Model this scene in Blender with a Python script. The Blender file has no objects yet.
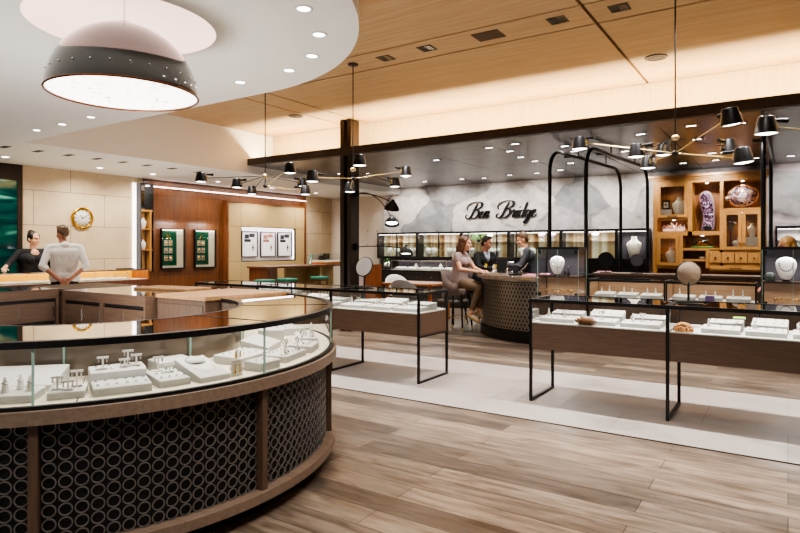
import bpy, bmesh, math, random
from mathutils import Vector, Matrix, Euler
random.seed(7)
PI = math.pi
S = bpy.context.scene
C = S.collection
EYE = 1.45

# ------------------------------------------------------------------ camera
cd = bpy.data.cameras.new('camera'); cam = bpy.data.objects.new('camera', cd); C.objects.link(cam)
cam.location = (0, 0, EYE); cam.rotation_euler = (PI/2, 0, math.radians(33.29))
cd.sensor_width = 36; cd.lens = 591/800*36; cd.shift_y = -18.5/800; cd.clip_end = 100
S.camera = cam

# ------------------------------------------------------------------ mesh builder
class MB:
    def __init__(s): s.v = []; s.f = []; s.sm = []; s.mi = []; s.m = Matrix.Identity(4); s.cur = 0
    def at(s, x=0, y=0, z=0, rz=0, rx=0, ry=0):
        s.m = Matrix.Translation((x, y, z)) @ Euler((rx, ry, rz)).to_matrix().to_4x4(); return s
    def add(s, vs, fs, smooth=False):
        b = len(s.v)
        for v in vs: s.v.append(tuple(s.m @ Vector(v)))
        for f in fs:
            s.f.append([b+i for i in f]); s.sm.append(smooth); s.mi.append(s.cur)
        return s
    def box(s, x0, x1, y0, y1, z0, z1, b=0.0):
        if b <= 0:
            vs = [(x, y, z) for z in (z0, z1) for y in (y0, y1) for x in (x0, x1)]
            return s.add(vs, [(0,2,3,1),(4,5,7,6),(0,1,5,4),(2,6,7,3),(0,4,6,2),(1,3,7,5)])
        b = min(b, (x1-x0)*.45, (y1-y0)*.45, (z1-z0)*.45)
        bm = bmesh.new()
        vs = [bm.verts.new((x, y, z)) for z in (z0, z1) for y in (y0, y1) for x in (x0, x1)]
        for f in [(0,2,3,1),(4,5,7,6),(0,1,5,4),(2,6,7,3),(0,4,6,2),(1,3,7,5)]: bm.faces.new([vs[i] for i in f])
        bmesh.ops.bevel(bm, geom=bm.edges[:], offset=b, segments=2, profile=.6, affect='EDGES')
        bm.verts.index_update()
        s.add([v.co[:] for v in bm.verts], [[v.index for v in f.verts] for f in bm.faces]); bm.free(); return s
    def cyl(s, p, q, r0, r1=None, n=12, caps=True):
        r1 = r0 if r1 is None else r1
        p, q = Vector(p), Vector(q); d = (q-p)
        if d.length < 1e-6: return s
        d.normalize(); u = d.orthogonal().normalized(); w = d.cross(u)
        vs = []
        for c, r in ((p, r0), (q, r1)):
            for i in range(n):
                a = 2*PI*i/n; vs.append(c + u*math.cos(a)*r + w*math.sin(a)*r)
        s.add(vs, [(i, (i+1) % n, n+(i+1) % n, n+i) for i in range(n)], True)
        if caps:
            if r0 > 1e-5: s.add(vs[:n], [list(range(n))[::-1]])
            if r1 > 1e-5: s.add(vs[n:], [list(range(n))])
        return s
    def lathe(s, prof, n=24, a0=0, a1=2*PI, smooth=True, axis=(0, 0)):
        full = abs(a1-a0-2*PI) < 1e-6; m = n if full else n+1; k = len(prof); vs = []
        for i in range(m):
            a = a0+(a1-a0)*i/n
            for r, z in prof: vs.append((axis[0]+r*math.cos(a), axis[1]+r*math.sin(a), z))
        fs = []
        for i in range(n):
            j = (i+1) % m
            for t in range(k-1): fs.append((i*k+t, j*k+t, j*k+t+1, i*k+t+1))
        return s.add(vs, fs, smooth)
    def arcbox(s, r0, r1, z0, z1, a0, a1, n=40, axis=(0, 0)):
        # solid curved bar of rectangular section
        vs = []
        for i in range(n+1):
            a = a0+(a1-a0)*i/n; c, t = math.cos(a), math.sin(a)
            for r, z in ((r0, z0), (r1, z0), (r1, z1), (r0, z1)): vs.append((axis[0]+r*c, axis[1]+r*t, z))
        for k in range(4):
            fs = [(i*4+k, (i+1)*4+k, (i+1)*4+(k+1) % 4, i*4+(k+1) % 4)[::-1] for i in range(n)]
            idx = {}; nv = []; nf = []
            for f in fs:
                g = []
                for i in f:
                    if i not in idx: idx[i] = len(nv); nv.append(vs[i])
                    g.append(idx[i])
                nf.append(g)
            s.add(nv, nf, True)
        s.add(vs[:4], [(0, 1, 2, 3)]); s.add(vs[-4:], [(3, 2, 1, 0)]); return s
    def sph(s, c, rx, ry=None, rz=None, n=14, m=9):
        ry = rx if ry is None else ry; rz = rx if rz is None else rz
        vs = [(c[0], c[1], c[2]+rz)]
        for j in range(1, m):
            t = PI*j/m
            for i in range(n):
                a = 2*PI*i/n; vs.append((c[0]+rx*math.sin(t)*math.cos(a), c[1]+ry*math.sin(t)*math.sin(a), c[2]+rz*math.cos(t)))
        vs.append((c[0], c[1], c[2]-rz)); e = len(vs)-1; fs = []
        for i in range(n): fs.append((0, 1+i, 1+(i+1) % n)); fs.append((e, 1+(m-2)*n+(i+1) % n, 1+(m-2)*n+i))
        for j in range(m-2):
            for i in range(n):
                a = 1+j*n; fs.append((a+i, a+n+i, a+n+(i+1) % n, a+(i+1) % n))
        return s.add(vs, fs, True)
    def cap(s, p, q, r0, r1=None, n=12):
        r1 = r0 if r1 is None else r1
        s.cyl(p, q, r0, r1, n, True); s.sph(p, r0, n=n, m=8); s.sph(q, r1, n=n, m=8); return s
    def tube(s, pts, r, n=8):
        pts = [Vector(p) for p in pts]; k = len(pts); vs = []
        rr = r if isinstance(r, (list, tuple)) else [r]*k
        u = None
        for i, p in enumerate(pts):
            d = (pts[min(i+1, k-1)]-pts[max(i-1, 0)]).normalized()
            u = (d.orthogonal() if u is None else (u - d*u.dot(d))).normalized(); w = d.cross(u)
            for j in range(n):
                a = 2*PI*j/n; vs.append(p+u*math.cos(a)*rr[i]+w*math.sin(a)*rr[i])
        fs = [(i*n+j, i*n+(j+1) % n, (i+1)*n+(j+1) % n, (i+1)*n+j) for i in range(k-1) for j in range(n)]
        s.add(vs, fs, True); s.add(vs[:n], [list(range(n))[::-1]]); s.add(vs[-n:], [list(range(n))]); return s
    def prism(s, poly, z0, z1):
        n = len(poly); vs = [(x, y, z0) for x, y in poly]+[(x, y, z1) for x, y in poly]
        return s.add(vs, [list(range(n))[::-1], list(range(n, 2*n))]+[(i, (i+1) % n, n+(i+1) % n, n+i) for i in range(n)])
    def quad(s, a, b, c, d): return s.add([a, b, c, d], [(0, 1, 2, 3)])
    def torus(s, c, R, r, axis='z', n=20, m=6):
        vs = []
        for i in range(n):
            a = 2*PI*i/n
            for j in range(m):
                b = 2*PI*j/m; rr = R+r*math.cos(b); h = r*math.sin(b)
                p = {'z': (rr*math.cos(a), rr*math.sin(a), h), 'x': (h, rr*math.cos(a), rr*math.sin(a)), 'y': (rr*math.cos(a), h, rr*math.sin(a))}[axis]
                vs.append((c[0]+p[0], c[1]+p[1], c[2]+p[2]))
        return s.add(vs, [(i*m+j, ((i+1) % n)*m+j, ((i+1) % n)*m+(j+1) % m, i*m+(j+1) % m) for i in range(n) for j in range(m)], True)
    def loft(s, secs, n=18):
        # secs: (cx, cy, z, rx, ry)
        vs = []
        for cx, cy, z, rx, ry in secs:
            for i in range(n):
                a = 2*PI*i/n; vs.append((cx+rx*math.cos(a), cy+ry*math.sin(a), z))
        k = len(secs)
        s.add(vs, [(j*n+i, j*n+(i+1) % n, (j+1)*n+(i+1) % n, (j+1)*n+i) for j in range(k-1) for i in range(n)], True)
        s.add(vs[:n], [list(range(n))[::-1]]); s.add(vs[-n:], [list(range(n))]); return s

def mesh_obj(name, mb, mats, parent=None):
    me = bpy.data.meshes.new(name); me.from_pydata(mb.v, [], mb.f)
    me.polygons.foreach_set('use_smooth', mb.sm); 
    for m in (mats if isinstance(mats, (list, tuple)) else [mats]): me.materials.append(m)
    me.polygons.foreach_set('material_index', mb.mi); me.update()
    o = bpy.data.objects.new(name, me); C.objects.link(o)
    if parent: o.parent = parent
    return o
part = mesh_obj
def tag(o, label, cat, group=None, kind=None):
    o['label'] = label; o['category'] = cat
    if group: o['group'] = group
    if kind: o['kind'] = kind
    return o
def thing(name, label, cat, loc=(0, 0, 0), rz=0, group=None):
    o = bpy.data.objects.new(name, None); o.empty_display_size = .1; C.objects.link(o)
    o.location = loc; o.rotation_euler = (0, 0, rz); return tag(o, label, cat, group)
def single(name, mb, mats, label, cat, loc=(0, 0, 0), rz=0, group=None):
    o = mesh_obj(name, mb, mats); o.location = loc; o.rotation_euler = (0, 0, rz); return tag(o, label, cat, group)
def struct(name, mb, mats):
    o = mesh_obj(name, mb, mats); o['kind'] = 'structure'; return o
def dup(root, loc, rz=None, label=None, group=None):
    r = root.copy(); C.objects.link(r); r.location = loc
    if rz is not None: r.rotation_euler = (0, 0, rz)
    if label: r['label'] = label
    if group: r['group'] = group
    for ch in list(root.children):
        c = ch.copy(); C.objects.link(c); c.parent = r
        for g in list(ch.children):
            d = g.copy(); C.objects.link(d); d.parent = c
    return r
ONES = 'first second third fourth fifth sixth seventh eighth ninth tenth eleventh twelfth thirteenth fourteenth fifteenth sixteenth seventeenth eighteenth nineteenth'.split()
def ordw(i):
    if i < 19: return ONES[i]
    t = (i+1)//10; u = (i+1) % 10
    tens = {2: 'twenty', 3: 'thirty', 4: 'forty', 5: 'fifty'}[t]
    return {2: 'twentieth', 3: 'thirtieth', 4: 'fortieth', 5: 'fiftieth'}[t] if u == 0 else tens+'-'+ONES[u-1]
def screen_x(p): return (.836*p[0]+.549*p[1])/max(.05, -.549*p[0]+.836*p[1])
def rank(objs, fmt):
    # words for places counted from the left of the view
    objs = sorted(objs, key=lambda o: screen_x(o.location)); n = len(objs)
    for i, o in enumerate(objs):
        w = 'leftmost' if i == 0 else 'rightmost' if i == n-1 else ordw(i)+' from left'
        o['label'] = fmt.format(w)

# ------------------------------------------------------------------ materials
def newmat(name):
    m = bpy.data.materials.new(name); m.use_nodes = True; nt = m.node_tree
    return m, nt, nt.nodes['Principled BSDF'], nt.nodes, nt.links
def col(c): return (c[0], c[1], c[2], 1)
def hexc(h):
    h = h.lstrip('#'); r = [int(h[i:i+2], 16)/255 for i in (0, 2, 4)]
    return tuple((x/12.92 if x <= .04045 else ((x+.055)/1.055)**2.4) for x in r)
def mat(name, c, rough=.5, metal=0, var=.06, scale=14, coat=0, emit=0, spec=.5, bump=0):
    if isinstance(c, str): c = hexc(c)
    m, nt, b, N, L = newmat(name)
    tc = N.new('ShaderNodeTexCoord'); nz = N.new('ShaderNodeTexNoise'); nz.inputs['Scale'].default_value = scale; nz.inputs['Detail'].default_value = 4
    L.new(tc.outputs['Object'], nz.inputs['Vector'])
    r = N.new('ShaderNodeValToRGB'); L.new(nz.outputs['Fac'], r.inputs['Fac'])
    r.color_ramp.elements[0].position = .3; r.color_ramp.elements[1].position = .7
    r.color_ramp.elements[0].color = col([x*(1-var) for x in c]); r.color_ramp.elements[1].color = col([min(1, x*(1+var)) for x in c])
    L.new(r.outputs['Color'], b.inputs['Base Color'])
    b.inputs['Roughness'].default_value = rough; b.inputs['Metallic'].default_value = metal; b.inputs['Coat Weight'].default_value = coat
    b.inputs['Specular IOR Level'].default_value = spec
    if emit: 
        L.new(r.outputs['Color'], b.inputs['Emission Color']); b.inputs['Emission Strength'].default_value = emit
    if bump:
        bp = N.new('ShaderNodeBump'); bp.inputs['Strength'].default_value = bump; L.new(nz.outputs['Fac'], bp.inputs['Height']); L.new(bp.outputs['Normal'], b.inputs['Normal'])
    return m
def wood(name, c1, c2, axis='x', scale=3.0, stretch=14, rough=.45, coat=.1, bump=.05):
    c1 = hexc(c1) if isinstance(c1, str) else c1; c2 = hexc(c2) if isinstance(c2, str) else c2
    m, nt, b, N, L = newmat(name)
    tc = N.new('ShaderNodeTexCoord'); mp = N.new('ShaderNodeMapping'); L.new(tc.outputs['Object'], mp.inputs['Vector'])
    k = stretch; mp.inputs['Scale'].default_value = {'x': (1, k, k), 'y': (k, 1, k), 'z': (k, k, 1)}[axis]
    nz = N.new('ShaderNodeTexNoise'); nz.inputs['Scale'].default_value = scale; nz.inputs['Detail'].default_value = 6; nz.inputs['Distortion'].default_value = .6
    L.new(mp.outputs['Vector'], nz.inputs['Vector'])
    r = N.new('ShaderNodeValToRGB'); L.new(nz.outputs['Fac'], r.inputs['Fac'])
    r.color_ramp.elements[0].position = .32; r.color_ramp.elements[0].color = col(c1); r.color_ramp.elements[1].position = .68; r.color_ramp.elements[1].color = col(c2)
    L.new(r.outputs['Color'], b.inputs['Base Color']); b.inputs['Roughness'].default_value = rough; b.inputs['Coat Weight'].default_value = coat; b.inputs['Coat Roughness'].default_value = .25
    bp = N.new('ShaderNodeBump'); bp.inputs['Strength'].default_value = bump; bp.inputs['Distance'].default_value = .01; L.new(nz.outputs['Fac'], bp.inputs['Height']); L.new(bp.outputs['Normal'], b.inputs['Normal'])
    return m
def emis(name, c, st):
    if isinstance(c, str): c = hexc(c)
    m, nt, b, N, L = newmat(name); b.inputs['Base Color'].default_value = col(c)
    b.inputs['Emission Color'].default_value = col(c); b.inputs['Emission Strength'].default_value = st; return m
def glass(name, tint=(1, 1, 1), refl=1.0, ior=1.45):
    m, nt, b, N, L = newmat(name); N.remove(b)
    out = N['Material Output']; mx = N.new('ShaderNodeMixShader'); tr = N.new('ShaderNodeBsdfTransparent'); gl = N.new('ShaderNodeBsdfGlossy')
    fr = N.new('ShaderNodeFresnel'); fr.inputs['IOR'].default_value = ior; tr.inputs['Color'].default_value = col(tint); gl.inputs['Roughness'].default_value = .02
    mu = N.new('ShaderNodeMath'); mu.operation = 'MULTIPLY'; mu.inputs[1].default_value = refl; mu.use_clamp = True
    L.new(fr.outputs['Fac'], mu.inputs[0]); L.new(mu.outputs[0], mx.inputs['Fac']); L.new(tr.outputs[0], mx.inputs[1]); L.new(gl.outputs[0], mx.inputs[2]); L.new(mx.outputs[0], out.inputs['Surface'])
    return m

def tiles(name, c1, c2, mortar, bw, bh, axes, msize=.006, rough=.6, offset=.5, noise=5, grain=None, nmix=.25, coat=0):
    # axes: which object axes run along and across the courses
    m, nt, b, N, L = newmat(name)
    c1, c2, mortar = [hexc(c) if isinstance(c, str) else c for c in (c1, c2, mortar)]
    tc = N.new('ShaderNodeTexCoord'); sp = N.new('ShaderNodeSeparateXYZ'); cb = N.new('ShaderNodeCombineXYZ'); L.new(tc.outputs['Object'], sp.inputs[0])
    L.new(sp.outputs['XYZ'.index(axes[0].upper())], cb.inputs[0]); L.new(sp.outputs['XYZ'.index(axes[1].upper())], cb.inputs[1])
    br = N.new('ShaderNodeTexBrick'); L.new(cb.outputs[0], br.inputs['Vector'])
    br.offset = offset; br.inputs['Scale'].default_value = 1; br.inputs['Brick Width'].default_value = bw; br.inputs['Row Height'].default_value = bh
    br.inputs['Mortar Size'].default_value = msize; br.inputs['Mortar Smooth'].default_value = .1
    br.inputs['Color1'].default_value = col(c1); br.inputs['Color2'].default_value = col(c2); br.inputs['Mortar'].default_value = col(mortar)
    mp = N.new('ShaderNodeMapping'); L.new(cb.outputs[0], mp.inputs['Vector'])
    if grain: mp.inputs['Scale'].default_value = (1, grain, 1)
    nz = N.new('ShaderNodeTexNoise'); nz.inputs['Scale'].default_value = noise; nz.inputs['Detail'].default_value = 8; nz.inputs['Distortion'].default_value = .8; L.new(mp.outputs[0], nz.inputs['Vector'])
    r = N.new('ShaderNodeValToRGB'); L.new(nz.outputs['Fac'], r.inputs['Fac']); r.color_ramp.elements[0].position = .3; r.color_ramp.elements[1].position = .72
    r.color_ramp.elements[0].color = (.25, .22, .2, 1); r.color_ramp.elements[1].color = (.75, .75, .75, 1)
    mx = N.new('ShaderNodeMix'); mx.data_type = 'RGBA'; mx.blend_type = 'OVERLAY'; mx.inputs['Factor'].default_value = nmix
    L.new(br.outputs['Color'], mx.inputs['A']); L.new(r.outputs['Color'], mx.inputs['B'])
    L.new(mx.outputs['Result'], b.inputs['Base Color']); b.inputs['Roughness'].default_value = rough; b.inputs['Coat Weight'].default_value = coat
    return m, nt, b, N, L, br, mx, nz

M = {}
M['floor'], *_f = tiles('oak_plank_floor', '#7d7062', '#4a413a', '#2a231e', 1.9, .19, 'xy', .0028, .33, .37, 2.8, 7, .95)
M['strip'], *_ = tiles('pale_stone_strip', '#978f89', '#8f8781', '#746c66', 1.2, .68, 'xy', .003, .45, .5, 3, None, .15)
M['stone'], *_ = tiles('limestone_tiles', '#cfba9b', '#c4af90', '#84715a', 1.3, .62, 'yz', .006, .6, .5, 4, None, .15)
M['stone_x'], *_ = tiles('limestone_tiles_back', '#cfba9b', '#c4af90', '#84715a', 1.3, .62, 'xz', .006, .6, .5, 4, None, .15)
M['walnut'], _nt, _b, _N, _L, _br, _mx, _nz = tiles('walnut_panelling', '#683f1f', '#553118', '#2a1408', .62, .86, 'yz', .004, .42, 0, 3.0, None, .75, .1)
for n_ in _N:
    if n_.bl_idname == 'ShaderNodeMapping': n_.inputs['Scale'].default_value = (16, .6, 1)
M['ceil'] = wood('maple_ceiling', '#bc9d78', '#ac8b62', 'x', 1.2, 18, .55, 0, .01)
M['fascia'] = wood('maple_fascia', '#e0c79f', '#d4b78a', 'z', 3, 12, .6, 0, .01)
M['white_ceiling'] = mat('white_plaster', '#eeece8', .7, var=.01, scale=1)
M['cream'] = mat('cream_panel', '#b79d6c', .55, var=.03, scale=3)
M['beige'] = mat('beige_paint', '#d2c6b6', .7, var=.02, scale=2)
M['canopy'] = mat('dark_bronze_ceiling', '#57504d', .27, .55, var=.05, scale=1.2)
M['groove'] = mat('dark_groove', '#2a2018', .8)
M['ceilgroove'] = mat('ceiling_groove', '#4a3018', .8)
M['black'] = mat('black_steel', '#17171a', .38, .4, var=.1)
M['bronze'] = mat('bronze_beam', '#33261f', .4, .3, var=.1, scale=6)
M['counterwood'] = wood('brown_oak', '#5e493b', '#4d3b2f', 'x', 5, 16, .5, .05)
M['counterwood_z'] = wood('brown_oak_upright', '#5e493b', '#4d3b2f', 'z', 5, 16, .5, .05)
M['ledge'] = wood('ledge_oak', '#7b695b', '#6c5b4e', 'x', 5, 10, .45, .1)
M['blocktop'] = wood('light_oak_top', '#b08a62', '#96714c', 'x', 4, 12, .4, .2)
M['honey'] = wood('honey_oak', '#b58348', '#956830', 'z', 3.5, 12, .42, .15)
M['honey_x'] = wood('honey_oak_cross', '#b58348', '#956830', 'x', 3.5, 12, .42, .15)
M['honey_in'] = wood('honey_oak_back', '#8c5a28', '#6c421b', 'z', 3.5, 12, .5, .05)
M['orange'] = wood('orange_cherry', '#b5662b', '#98501f', 'z', 3.5, 10, .35, .3)
M['orange_x'] = wood('orange_cherry_top', '#c47c40', '#a86028', 'x', 3.5, 10, .3, .4)
M['walnut_s'] = wood('walnut_desk', '#79482a', '#5a3219', 'z', 3, 10, .4, .2)
M['brass'] = mat('brass', '#d6c08a', .35, 1, var=.05)
M['gold'] = mat('gold', '#d8a93c', .22, 1, var=.05)
M['silver'] = mat('silver', '#d8d8d8', .2, 1, var=.03)
M['ring'] = mat('bronze_ring', '#77736f', .42, .5, var=.08)
M['lattice'] = mat('champagne_lattice', '#968d82', .32, .6, var=.06)
M['backing'] = mat('black_backing', '#121215', .55)
M['white'] = mat('white_leatherette', '#d6d2cb', .55, var=.015)
M['ivory'] = mat('ivory_leatherette', '#e4dccb', .6, var=.03)
M['deck'] = mat('cream_deck', '#e5d9bf', .6, var=.02)
M['glass'] = glass('clear_glass', (.97, .985, .98), .9)
M['glasstop'] = glass('counter_glass', (.9, .93, .92), 1.6, 1.5)
M['gedge'] = mat('green_glass_edge', '#8fb0a6', .15, var=.1)
M['mirror'] = mat('mirror', (.9, .9, .9), .02, 1, var=0)
M['pinkcap'] = mat('pink_beige_gloss', '#b39a90', .22, .0, var=.02, coat=.6)
M['bowl'] = mat('gloss_black', '#0d0d0f', .12, .0, var=.05, coat=1, spec=1.0)
M['lamp_white'] = emis('lamp_glow', (1, .95, .85), 9)
M['downglow'] = emis('downlight_glow', (1, .96, .9), 14)
M['grey_fabric'] = mat('taupe_fabric', '#6f625d', .85, var=.08, scale=60)
M['grey_fabric2'] = mat('grey_fabric', '#77706c', .85, var=.08, scale=60)
M['white_plastic'] = mat('white_shell', '#e6e2de', .4, var=.02)
M['green_pad'] = mat('green_pad', '#2f7f66', .7, var=.06)
M['green_panel'] = mat('deep_green', '#1a6b4c', .45, var=.1)
M['tan'] = mat('tan_leather', '#7d6a57', .7, var=.06, scale=80)
M['skin'] = mat('skin', '#d8a182', .55, var=.05, scale=20)
M['skin2'] = mat('skin_tan', '#b47d66', .55, var=.05, scale=20)
M['hair_brown'] = mat('brown_hair', '#5a3620', .5, var=.3, scale=40)
M['hair_dark'] = mat('dark_hair', '#20140e', .5, var=.3, scale=40)
M['hair_blond'] = mat('blond_hair', '#c99a5c', .5, var=.25, scale=40)
M['hair_sandy'] = mat('sandy_brown_hair', '#5f4832', .5, var=.3, scale=40)
M['blackcloth'] = mat('black_cloth', '#141317', .85, var=.15)
M['suit'] = mat('charcoal_suit', '#33343a', .85, var=.12)
M['whitecloth'] = mat('white_shirt', '#ebe6e2', .8, var=.05)
M['mauve'] = mat('mauve_blouse', '#94807f', .75, var=.08)
M['khaki'] = mat('khaki_trousers', '#6e5a46', .85, var=.08)
M['denimshirt'] = mat('pale_blue_shirt', '#a9b4c2', .8, var=.1)
M['shoe_tan'] = mat('tan_shoe', '#b39a72', .5)
M['shoe_black'] = mat('black_shoe', '#100f10', .4)
M['lips'] = mat('lips', '#b2423c', .5)
M['eye'] = mat('eye', '#1c1410', .3)
M['ruby'] = mat('gem_rings', '#5c5653', .25, .7)
M['champagne'] = mat('champagne_wine', '#d8c02c', .2, emit=.25)
M['pink'] = mat('pink_card', '#e3a3b4', .7)
M['purple'] = mat('purple_card', '#8c74b0', .7)
M['lime'] = mat('lime_green', '#8fbf2a', .6)
M['leaf'] = mat('green_leaf', '#3f6b2a', .6, var=.3)
M['orchid'] = mat('lilac_orchid', '#c9a5cf', .6, var=.2)
M['orchidw'] = mat('white_orchid', '#eee8ea', .6, var=.08)
M['towerback'] = mat('charcoal_velvet', '#4b4750', .8, var=.1)
M['rock'] = mat('tan_crystal_rock', '#b98652', .8, var=.4, scale=60, bump=.6)
M['gwood'] = mat('polished_agate', '#6b4526', .25, var=.4, scale=9, coat=.5)
M['paper'] = mat('white_paper', '#ece8ea', .7, var=.01, emit=.25)
M['photo_dark'] = mat('photo_ink', '#2a2a30', .7, var=.4, scale=25)
M['photo_red'] = mat('photo_rust', '#9a6a58', .7, var=.4, scale=25)
M['glow_niche'] = mat('pale_niche', '#e6dcdc', .7, var=.01)
M['drawerwood'] = mat('dark_cabinet', '#2a2421', .45, var=.15, coat=.1)
M['yellow_back'] = mat('amber_glow_back', '#d9a01c', .6, var=.1, emit=.7)  # emission painted in for the amber light inside the showcase
M['quartz'] = mat('rose_quartz', '#e8c8bd', .25, var=.12, scale=20, coat=.4)
M['figure'] = mat('dark_teal_figure', '#3f4a44', .5, var=.4, scale=30)
M['figure_o'] = mat('amber_figure', '#b0752f', .5, var=.3, scale=30)

M['tan_panel'] = wood('tan_case_back', '#b08d70', '#9c7a5e', 'x', 4, 10, .5, .1)
# polished ammonite plate and amethyst, both speckled
def speckle(name, cols, scale, rough, coat=.5, emit=0):
    m, nt, b, N, L = newmat(name); tc = N.new('ShaderNodeTexCoord'); vo = N.new('ShaderNodeTexVoronoi'); vo.inputs['Scale'].default_value = scale
    L.new(tc.outputs['Object'], vo.inputs['Vector']); sp = N.new('ShaderNodeSeparateColor'); L.new(vo.outputs['Color'], sp.inputs[0])
    r = N.new('ShaderNodeValToRGB'); L.new(sp.outputs[0], r.inputs['Fac']); r.color_ramp.interpolation = 'CONSTANT'
    e = r.color_ramp.elements
    for i, c in enumerate(cols):
        x = e[i] if i < 2 else e.new(i/len(cols)); x.position = i/len(cols); x.color = col(hexc(c))
    L.new(r.outputs['Color'], b.inputs['Base Color']); b.inputs['Roughness'].default_value = rough; b.inputs['Coat Weight'].default_value = coat
    bp = N.new('ShaderNodeBump'); bp.inputs['Strength'].default_value = .7; bp.inputs['Distance'].default_value = .02; L.new(vo.outputs['Distance'], bp.inputs['Height']); L.new(bp.outputs['Normal'], b.inputs['Normal'])
    return m
M['amethyst'] = speckle('amethyst_crystals', ['#3a2138', '#5a3556', '#2a1728', '#7a5676', '#a88aa6'], 38, .25)
M['ammonite'] = speckle('iridescent_shell', ['#7b6f86', '#b59a9c', '#5d5a74', '#c7a79a', '#8d5c4a', '#d8cfd6'], 26, .25)
M['geode_rim'] = mat('geode_rim', '#a79bab', .5, var=.25, scale=60, bump=.5)

# petal mural
def mural():
    m, nt, b, N, L = newmat('petal_mural'); tc = N.new('ShaderNodeTexCoord')
    mp = N.new('ShaderNodeMapping'); L.new(tc.outputs['Object'], mp.inputs['Vector']); mp.inputs['Scale'].default_value = (1, 1, 1.35); mp.inputs['Rotation'].default_value = (0, .6, 0); mp.inputs['Location'].default_value = (1.7, 0, .4)
    n1 = N.new('ShaderNodeTexNoise'); n1.inputs['Scale'].default_value = 1.1; n1.inputs['Detail'].default_value = 5; n1.inputs['Distortion'].default_value = 1.2; L.new(mp.outputs[0], n1.inputs['Vector'])
    ad = N.new('ShaderNodeMix'); ad.data_type = 'RGBA'; ad.blend_type = 'LINEAR_LIGHT'; ad.inputs['Factor'].default_value = .16
    L.new(mp.outputs[0], ad.inputs['A']); L.new(n1.outputs['Color'], ad.inputs['B'])
    vo = N.new('ShaderNodeTexVoronoi'); vo.inputs['Scale'].default_value = .85; L.new(ad.outputs['Result'], vo.inputs['Vector'])
    sc = N.new('ShaderNodeSeparateColor'); L.new(vo.outputs['Color'], sc.inputs[0])
    r = N.new('ShaderNodeValToRGB'); L.new(sc.outputs[0], r.inputs['Fac']); e = r.color_ramp.elements
    e[0].position = 0; e[0].color = col(hexc('#efe7e3')); e[1].position = 1; e[1].color = col(hexc('#a9a8ab'))
    for p, c in ((.25, '#f0e8e2'), (.45, '#9fa0a4'), (.6, '#e9e2df'), (.72, '#d9ccd4'), (.85, '#c9c6c4')):
        x = e.new(p); x.color = col(hexc(c))
    n2 = N.new('ShaderNodeTexNoise'); n2.inputs['Scale'].default_value = 5; n2.inputs['Detail'].default_value = 8; L.new(ad.outputs['Result'], n2.inputs['Vector'])
    r2 = N.new('ShaderNodeValToRGB'); L.new(n2.outputs['Fac'], r2.inputs['Fac']); r2.color_ramp.elements[0].position = .25; r2.color_ramp.elements[1].position = .6
    r2.color_ramp.elements[0].color = (.45, .45, .46, 1); r2.color_ramp.elements[1].color = (1, 1, 1, 1)
    mx = N.new('ShaderNodeMix'); mx.data_type = 'RGBA'; mx.blend_type = 'MULTIPLY'; mx.inputs['Factor'].default_value = .5; L.new(r.outputs[0], mx.inputs['A']); L.new(r2.outputs[0], mx.inputs['B'])
    v3 = N.new('ShaderNodeTexVoronoi'); v3.inputs['Scale'].default_value = 2.3; L.new(ad.outputs['Result'], v3.inputs['Vector']); s3 = N.new('ShaderNodeSeparateColor'); L.new(v3.outputs['Color'], s3.inputs[0])
    r3 = N.new('ShaderNodeMapRange'); r3.inputs['To Min'].default_value = .72; r3.inputs['To Max'].default_value = 1.08; L.new(s3.outputs[1], r3.inputs['Value'])
    m2 = N.new('ShaderNodeMix'); m2.data_type = 'RGBA'; m2.blend_type = 'MULTIPLY'; m2.inputs['Factor'].default_value = .8; L.new(mx.outputs['Result'], m2.inputs['A']); L.new(r3.outputs[0], m2.inputs['B']); mx = m2
    # dark ink flecks at the petal seams
    vd = N.new('ShaderNodeTexVoronoi'); vd.feature = 'DISTANCE_TO_EDGE'; vd.inputs['Scale'].default_value = .85; L.new(ad.outputs['Result'], vd.inputs['Vector'])
    n3 = N.new('ShaderNodeTexNoise'); n3.inputs['Scale'].default_value = 1.7; n3.inputs['Detail'].default_value = 3; L.new(mp.outputs[0], n3.inputs['Vector'])
    a = N.new('ShaderNodeMapRange'); a.inputs['From Min'].default_value = .0; a.inputs['From Max'].default_value = .07; a.inputs['To Min'].default_value = 1; a.inputs['To Max'].default_value = 0; L.new(vd.outputs['Distance'], a.inputs['Value'])
    c = N.new('ShaderNodeMapRange'); c.inputs['From Min'].default_value = .46; c.inputs['From Max'].default_value = .72; L.new(n3.outputs['Fac'], c.inputs['Value'])
    mu = N.new('ShaderNodeMath'); mu.operation = 'MULTIPLY'; L.new(a.outputs[0], mu.inputs[0]); L.new(c.outputs[0], mu.inputs[1])
    m3 = N.new('ShaderNodeMix'); m3.data_type = 'RGBA'; L.new(mu.outputs[0], m3.inputs['Factor']); L.new(mx.outputs['Result'], m3.inputs['A']); m3.inputs['B'].default_value = col(hexc('#4a484b'))
    L.new(m3.outputs['Result'], b.inputs['Base Color']); b.inputs['Roughness'].default_value = .6
    return m
M['mural'] = mural()
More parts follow.
